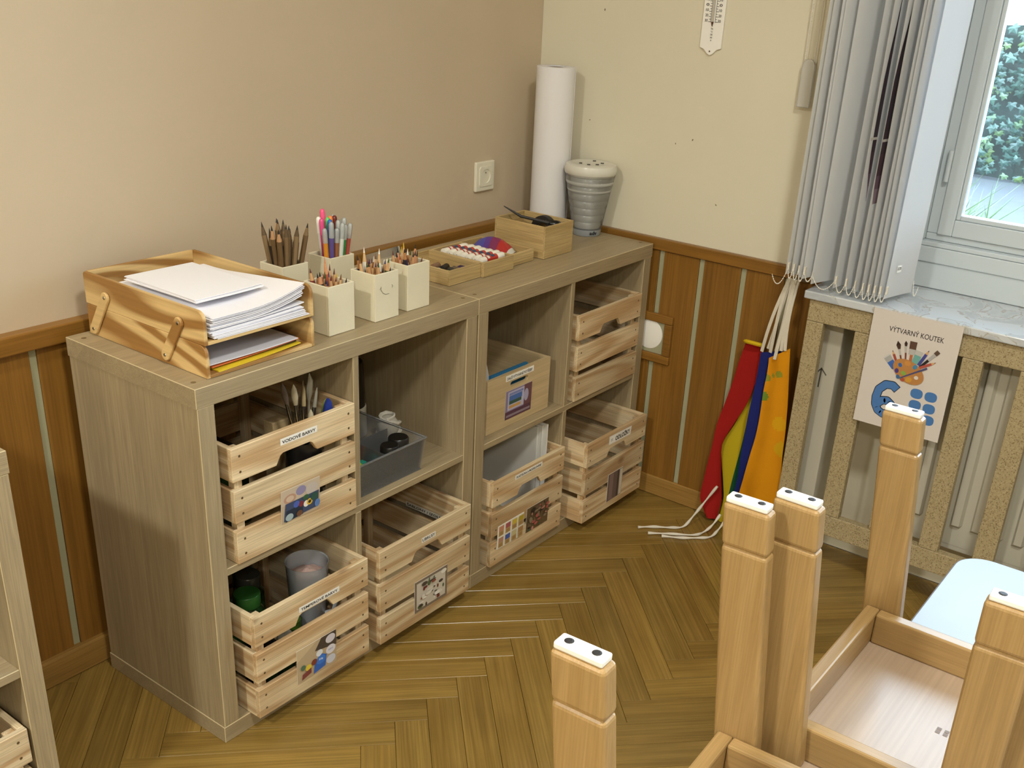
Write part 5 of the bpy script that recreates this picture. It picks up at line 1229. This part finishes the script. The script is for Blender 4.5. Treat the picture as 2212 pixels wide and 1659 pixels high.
tool((-.030, -.135), (-.0556, -.1092), [(0, .55, .0075, .0085, '#3f66b0'), (.55, .9, .0085, .0095, '#a9a7a6'), (.9, 1.0, .010, .010, '#c9c6c2')], L0)
tool((-.0265, -.124), (-.0434, -.0932), [(0, .72, .0030, .0030, '#9c4638'), (.72, .90, .0030, .0013, '#cfa676'), (.90, 1.0, .0013, .0003, '#5a3028')], L0 + .0002)
tool((-.0170, -.117), (-.0353, -.0675), [(0, .34, .0018, .0022, '#7a4a36'), (.34, .62, .0022, .0030, '#b5b2ae'), (.62, .82, .0030, .0056, '#4a332c'), (.82, 1.0, .0056, .0003, '#33231d')], L0 + .0004)
tool((-.0085, -.112), (-.0164, -.0628), [(0, .42, .0018, .0020, '#7a4030'), (.42, .74, .0020, .0026, '#b5b2ae'), (.74, .88, .0026, .0038, '#3d2b26'), (.88, 1.0, .0038, .0003, '#33231d')], L0 + .0006)
tool((.0026, -.110), (.0018, -.0603), [(0, .34, .0034, .0034, '#b26a42'), (.34, .62, .0072, .0075, '#b3b1ae'), (.62, 1.0, .0078, .0085, '#5a4034')], L0 + .0008)
tool((.0140, -.112), (.0201, -.0771), [(0, .60, .0085, .0080, '#6fa8a2'), (.60, .93, .0080, .0092, '#b9b8b4'), (.93, 1.0, .0098, .0098, '#d2d0ca')], L0 + .0010)
tool((.0230, -.114), (.0405, -.0729), [(0, .74, .0036, .0036, '#44498f'), (.74, .92, .0036, .0014, '#cfa676'), (.92, 1.0, .0014, .0003, '#33294a')], L0 + .0012)
tool((.0250, -.121), (.0627, -.0701), [(0, .48, .0028, .0032, '#232021'), (.48, .82, .0032, .0040, '#adabaa'), (.82, 1.0, .0048, .0050, '#5a4638')], L0 + .0014)
tool((.0260, -.120), (.0613, -.0977), [(0, .74, .0030, .0030, '#ad5046'), (.74, .93, .0030, .0013, '#cfa676'), (.93, 1.0, .0013, .0003, '#6a2f2a')], L0 + .0016)
L1 = L0 + .0019
palette = []
for a in range(0, 360, 12):
    ex, ez = .0405 * math.cos(R(a)), .0262 * math.sin(R(a)); rr_ = R(-24); palette.append((.0035 + ex * math.cos(rr_) - ez * math.sin(rr_), -.1355 + ex * math.sin(rr_) + ez * math.cos(rr_)))
poly(mb, palette, fpz, '#b57f48', L1)
disc(mb, .0245, -.1452, .0052, .0046, fpz, '#d4ccc6', L1 + .0001)
for (a, b, r_, c) in ((-.0183, -.1235, .0056, '#3c66a8'), (-.0019, -.1152, .0075, '#c98a44'), (.0169, -.1201, .0062, '#3f83ae'), (-.0237, -.1393, .0060, '#45367e'), (-.007, -.1414, .0065, '#7fa648'), (-.018, -.1534, .0055, '#3a6596'), (-.0066, -.1574, .0060, '#a8503a'), (.008, -.1544, .0080, '#c9963a')):
    disc(mb, a, b, r_, r_ * .8, fpz, c, L1 + .0002, 12, a * 60)
stick(-.0119, -.1545, .0449, -.1160, .0014, .0024, '#4a4a74', L1 + .0004); stick(-.0175, -.158, -.0105, -.1535, .0005, .0026, '#4a6a7a', L1 + .00045)
# the number six: thick outlined stroke
def thick(pts, w, col, l):
    for i in range(len(pts) - 1):
        a, b = Vector(pts[i]), Vector(pts[i+1])
        d = (b - a).normalized(); n = Vector((-d.y, d.x)) * w; poly(mb, [(a - n).to_tuple(), (b - n).to_tuple(), (b + n).to_tuple(), (a + n).to_tuple()], fpz, col, l + i * .000004)
    for i, p in enumerate(pts[1:-1] if True else pts): disc(mb, p[0], p[1], w, w, fpz, col, l + .0001, 14)
six = [(-.0130, -.1875), (-.0254, -.1787), (-.0425, -.1804), (-.0569, -.1966), (-.0605, -.2183), (-.0585, -.2360), (-.0500, -.2500), (-.0370, -.2560), (-.0245, -.2520), (-.0175, -.2400), (-.0210, -.2275), (-.0320, -.2200), (-.0440, -.2225), (-.0540, -.2330)]
thick(six, .0108, '#15171a', L0); thick([(six[0][0] - .0012, six[0][1] + .0010)] + six[1:], .0090, '#4a77b4', L0 + .0006)
for (yy, zz_) in ((-1.199, .5677), (-1.2331, .5679), (-1.2005, .5390), (-1.2345, .5380), (-1.2020, .5105), (-1.2375, .5092)):
    u_, v_ = Pp(yy, zz_); pts = []
    for a in range(0, 360, 15):
        ca, sa = math.cos(R(a)), math.sin(R(a)); k = (abs(ca) ** 2.6 + abs(sa) ** 2.6) ** (-1/2.6); pts.append((u_ + .0152 * ca * k * .96, v_ + .0128 * sa * k * .96))
    poly(mb, pts, fpz, '#4676b2', L0)
mb.build('sheet', 'print', ps)

# ------------------------------------------------------------------ table and upturned chairs
ZTB = .556
tb_ = thing('kids_table', 'low table with pale glossy rounded top under the upturned chairs', 'table', (.15, -1.86, 0))
def rrect(x0, x1, y0, y1, r, n=8):
    p = []
    for cx, cy, a0 in ((x1 - r, y1 - r, 0), (x0 + r, y1 - r, 90), (x0 + r, y0 + r, 180), (x1 - r, y0 + r, 270)):
        for k in range(n + 1): a = R(a0 + 90 * k / n); p.append((cx + r * math.cos(a), cy + r * math.sin(a)))
    return p
mb = MB(); mb.prism(rrect(-.62, .605, -.36, .349, .055), lambda u, v: (u, v, ZTB - .022), lambda u, v: (u, v, ZTB)); mb.build('table_top', 'table_white', tb_, bevel=.003)
for sx in (-.54, .525):
    for sy in (-.28, .27): boxpart('leg', 'beech_z', tb_, (sx - .025, sx + .025, sy - .025, sy + .025, 0.0005, ZTB - .0222), .004)
boxpart('apron_rail', 'beech_x', tb_, (-.514, .499, .255, .280, ZTB - .08, ZTB - .0222), .002); boxpart('apron_rail', 'beech_x', tb_, (-.514, .499, -.29, -.265, ZTB - .08, ZTB - .0222), .002)

LX, LY = .024, .056          # leg section
CWX, CDY = .377, .342        # outer size of the chair on its feet
def chair(label, x, y, rz, zf=.928, zfr=.915):
    """upside down: feet at the top. local x across, local -y towards the chair front, origin on the table at the rear left foot"""
    t = thing('childs_chair', label, 'chair', (x, y, ZTB + .0006), rz, 'upturned beech chairs on the table')
    zt_ = zf - ZTB; ztf = zfr - ZTB
    zr0, zr1 = .015, .064     # rails
    def leg(lx, ly_top, ly_rail, ztop, zbot, ly_bot, hand):
        g = .052
        o_ = None
        def sec(z): 
            t_ = (z - zr1) / (ztop - zr1); return ly_rail + (ly_top - ly_rail) * t_
        mb = MB()
        def slab(z0, z1, inset, dz):
            y0, y1 = sec(z0), sec(z1); i_ = inset
            v = [(lx + i_, y0 - LY + i_, z0), (lx + LX - i_, y0 - LY + i_, z0), (lx + LX - i_, y0 - i_, z0), (lx + i_, y0 - i_, z0), (lx + i_, y1 - LY + i_, z1), (lx + LX - i_, y1 - LY + i_, z1), (lx + LX - i_, y1 - i_, z1), (lx + i_, y1 - i_, z1)]
            b = MB(); b.v = v
            for f in ((0, 3, 2, 1), (4, 5, 6, 7), (0, 1, 5, 4), (1, 2, 6, 5), (2, 3, 7, 6), (3, 0, 4, 7)): b.face(f)
            return b
        L_ = slab(zbot, ztop - .0075 - g, 0, 0).build('leg', 'beech_z', t, bevel=.005, seg=3)
        slab(ztop - .0075 - g - .003, ztop - .0075 - g + .003, .0025, 0).build('groove', 'beech_z', L_)
        slab(ztop - .0072 - g, ztop - .0075, 0, 0).build('leg_end', 'beech_z', L_, bevel=.005, seg=3)
        yt = sec(ztop)
        G = MB().box(lx + .003, lx + LX - .003, yt - LY + .003, yt - .003, ztop - .0075, ztop).build('glide', 'white_plastic', L_, bevel=.002)
        for yy in (yt - .014, yt - LY + .014):
            MB('#2b2826').lathe([(.0001, ztop + .0006), (.0028, ztop + .0006), (.0046, ztop + .0001)], 12, lx + LX/2, yy).build('screw', 'print', L_)
    # rear legs splay backwards (to +y)
    for lx in (0.0, CWX - LX): leg(lx, 0.0, -.030, zt_, zr0, -.03, 1)
    for lx in (0.0, CWX - LX): leg(lx, -(CDY - LY), -(CDY - LY) - .003, ztf, zr0, 0, 1)
    # rails
    ya, yb = -CDY + .012, -.038
    for a, b in ((LX + .0008, LX + .0208), (CWX - LX - .0208, CWX - LX - .0008)): boxpart('side_rail', 'beech_y', t, (a, b, ya + .0205, yb - .0205, zr0, zr1), .003)
    boxpart('rear_rail', 'beech_x', t, (LX + .0008, CWX - LX - .0008, yb - .020, yb, zr0, zr1), .003); boxpart('front_rail', 'beech_x', t, (LX + .0008, CWX - LX - .0008, ya, ya + .020, zr0, zr1), .003)
    mb = MB(); mb.prism(rrect(.002, CWX - .002, -CDY - .012, -.034, .03), lambda u, v: (u, v, 0), lambda u, v: (u, v, zr0)); mb.build('seat', 'seat_ply', t, bevel=.003)
    # back posts and rest hang below the table edge
    for lx in (0.004, CWX - LX + .004):
        b = MB(); b.v = [(lx, -.072, -.005), (lx + LX - .008, -.072, -.005), (lx + LX - .008, -.036, -.005), (lx, -.036, -.005), (lx, -.045, -.285), (lx + LX - .008, -.045, -.285), (lx + LX - .008, -.018, -.285), (lx, -.018, -.285)]
        for f in ((0, 1, 2, 3), (7, 6, 5, 4), (0, 4, 5, 1), (1, 5, 6, 2), (2, 6, 7, 3), (3, 7, 4, 0)): b.face(f)
        b.build('back_post', 'beech_z', t, bevel=.004)
    for z0, z1 in ((-.275, -.205), (-.15, -.11)): boxpart('back_rest', 'beech_x', t, (LX - .003, CWX - LX + .003, -.052 if z0 > -.2 else -.042, -.040 if z0 > -.2 else -.028, z0, z1), .004)
    return t
c1 = chair('upturned beech child chair nearest the window', .0125, -1.431, 0.0)
c2 = chair('upturned beech child chair nearest the shelves and camera', -.390, -1.408, R(2.4))
stp = MB('#8a7a6a'); fs_ = lambda u, v, l=0.0: (u, v, .0152 + l)
for i in range(3): poly(stp, rect(.190 + .0, -.205 - .010*i, .196, -.199 - .010*i), fs_, '#7a6a5c', .0002); poly(stp, rect(.1975, -.205 - .010*i, .2035, -.199 - .010*i), fs_, '#7a6a5c', .0002)
stp.build('stamp_mark', 'print', c1)
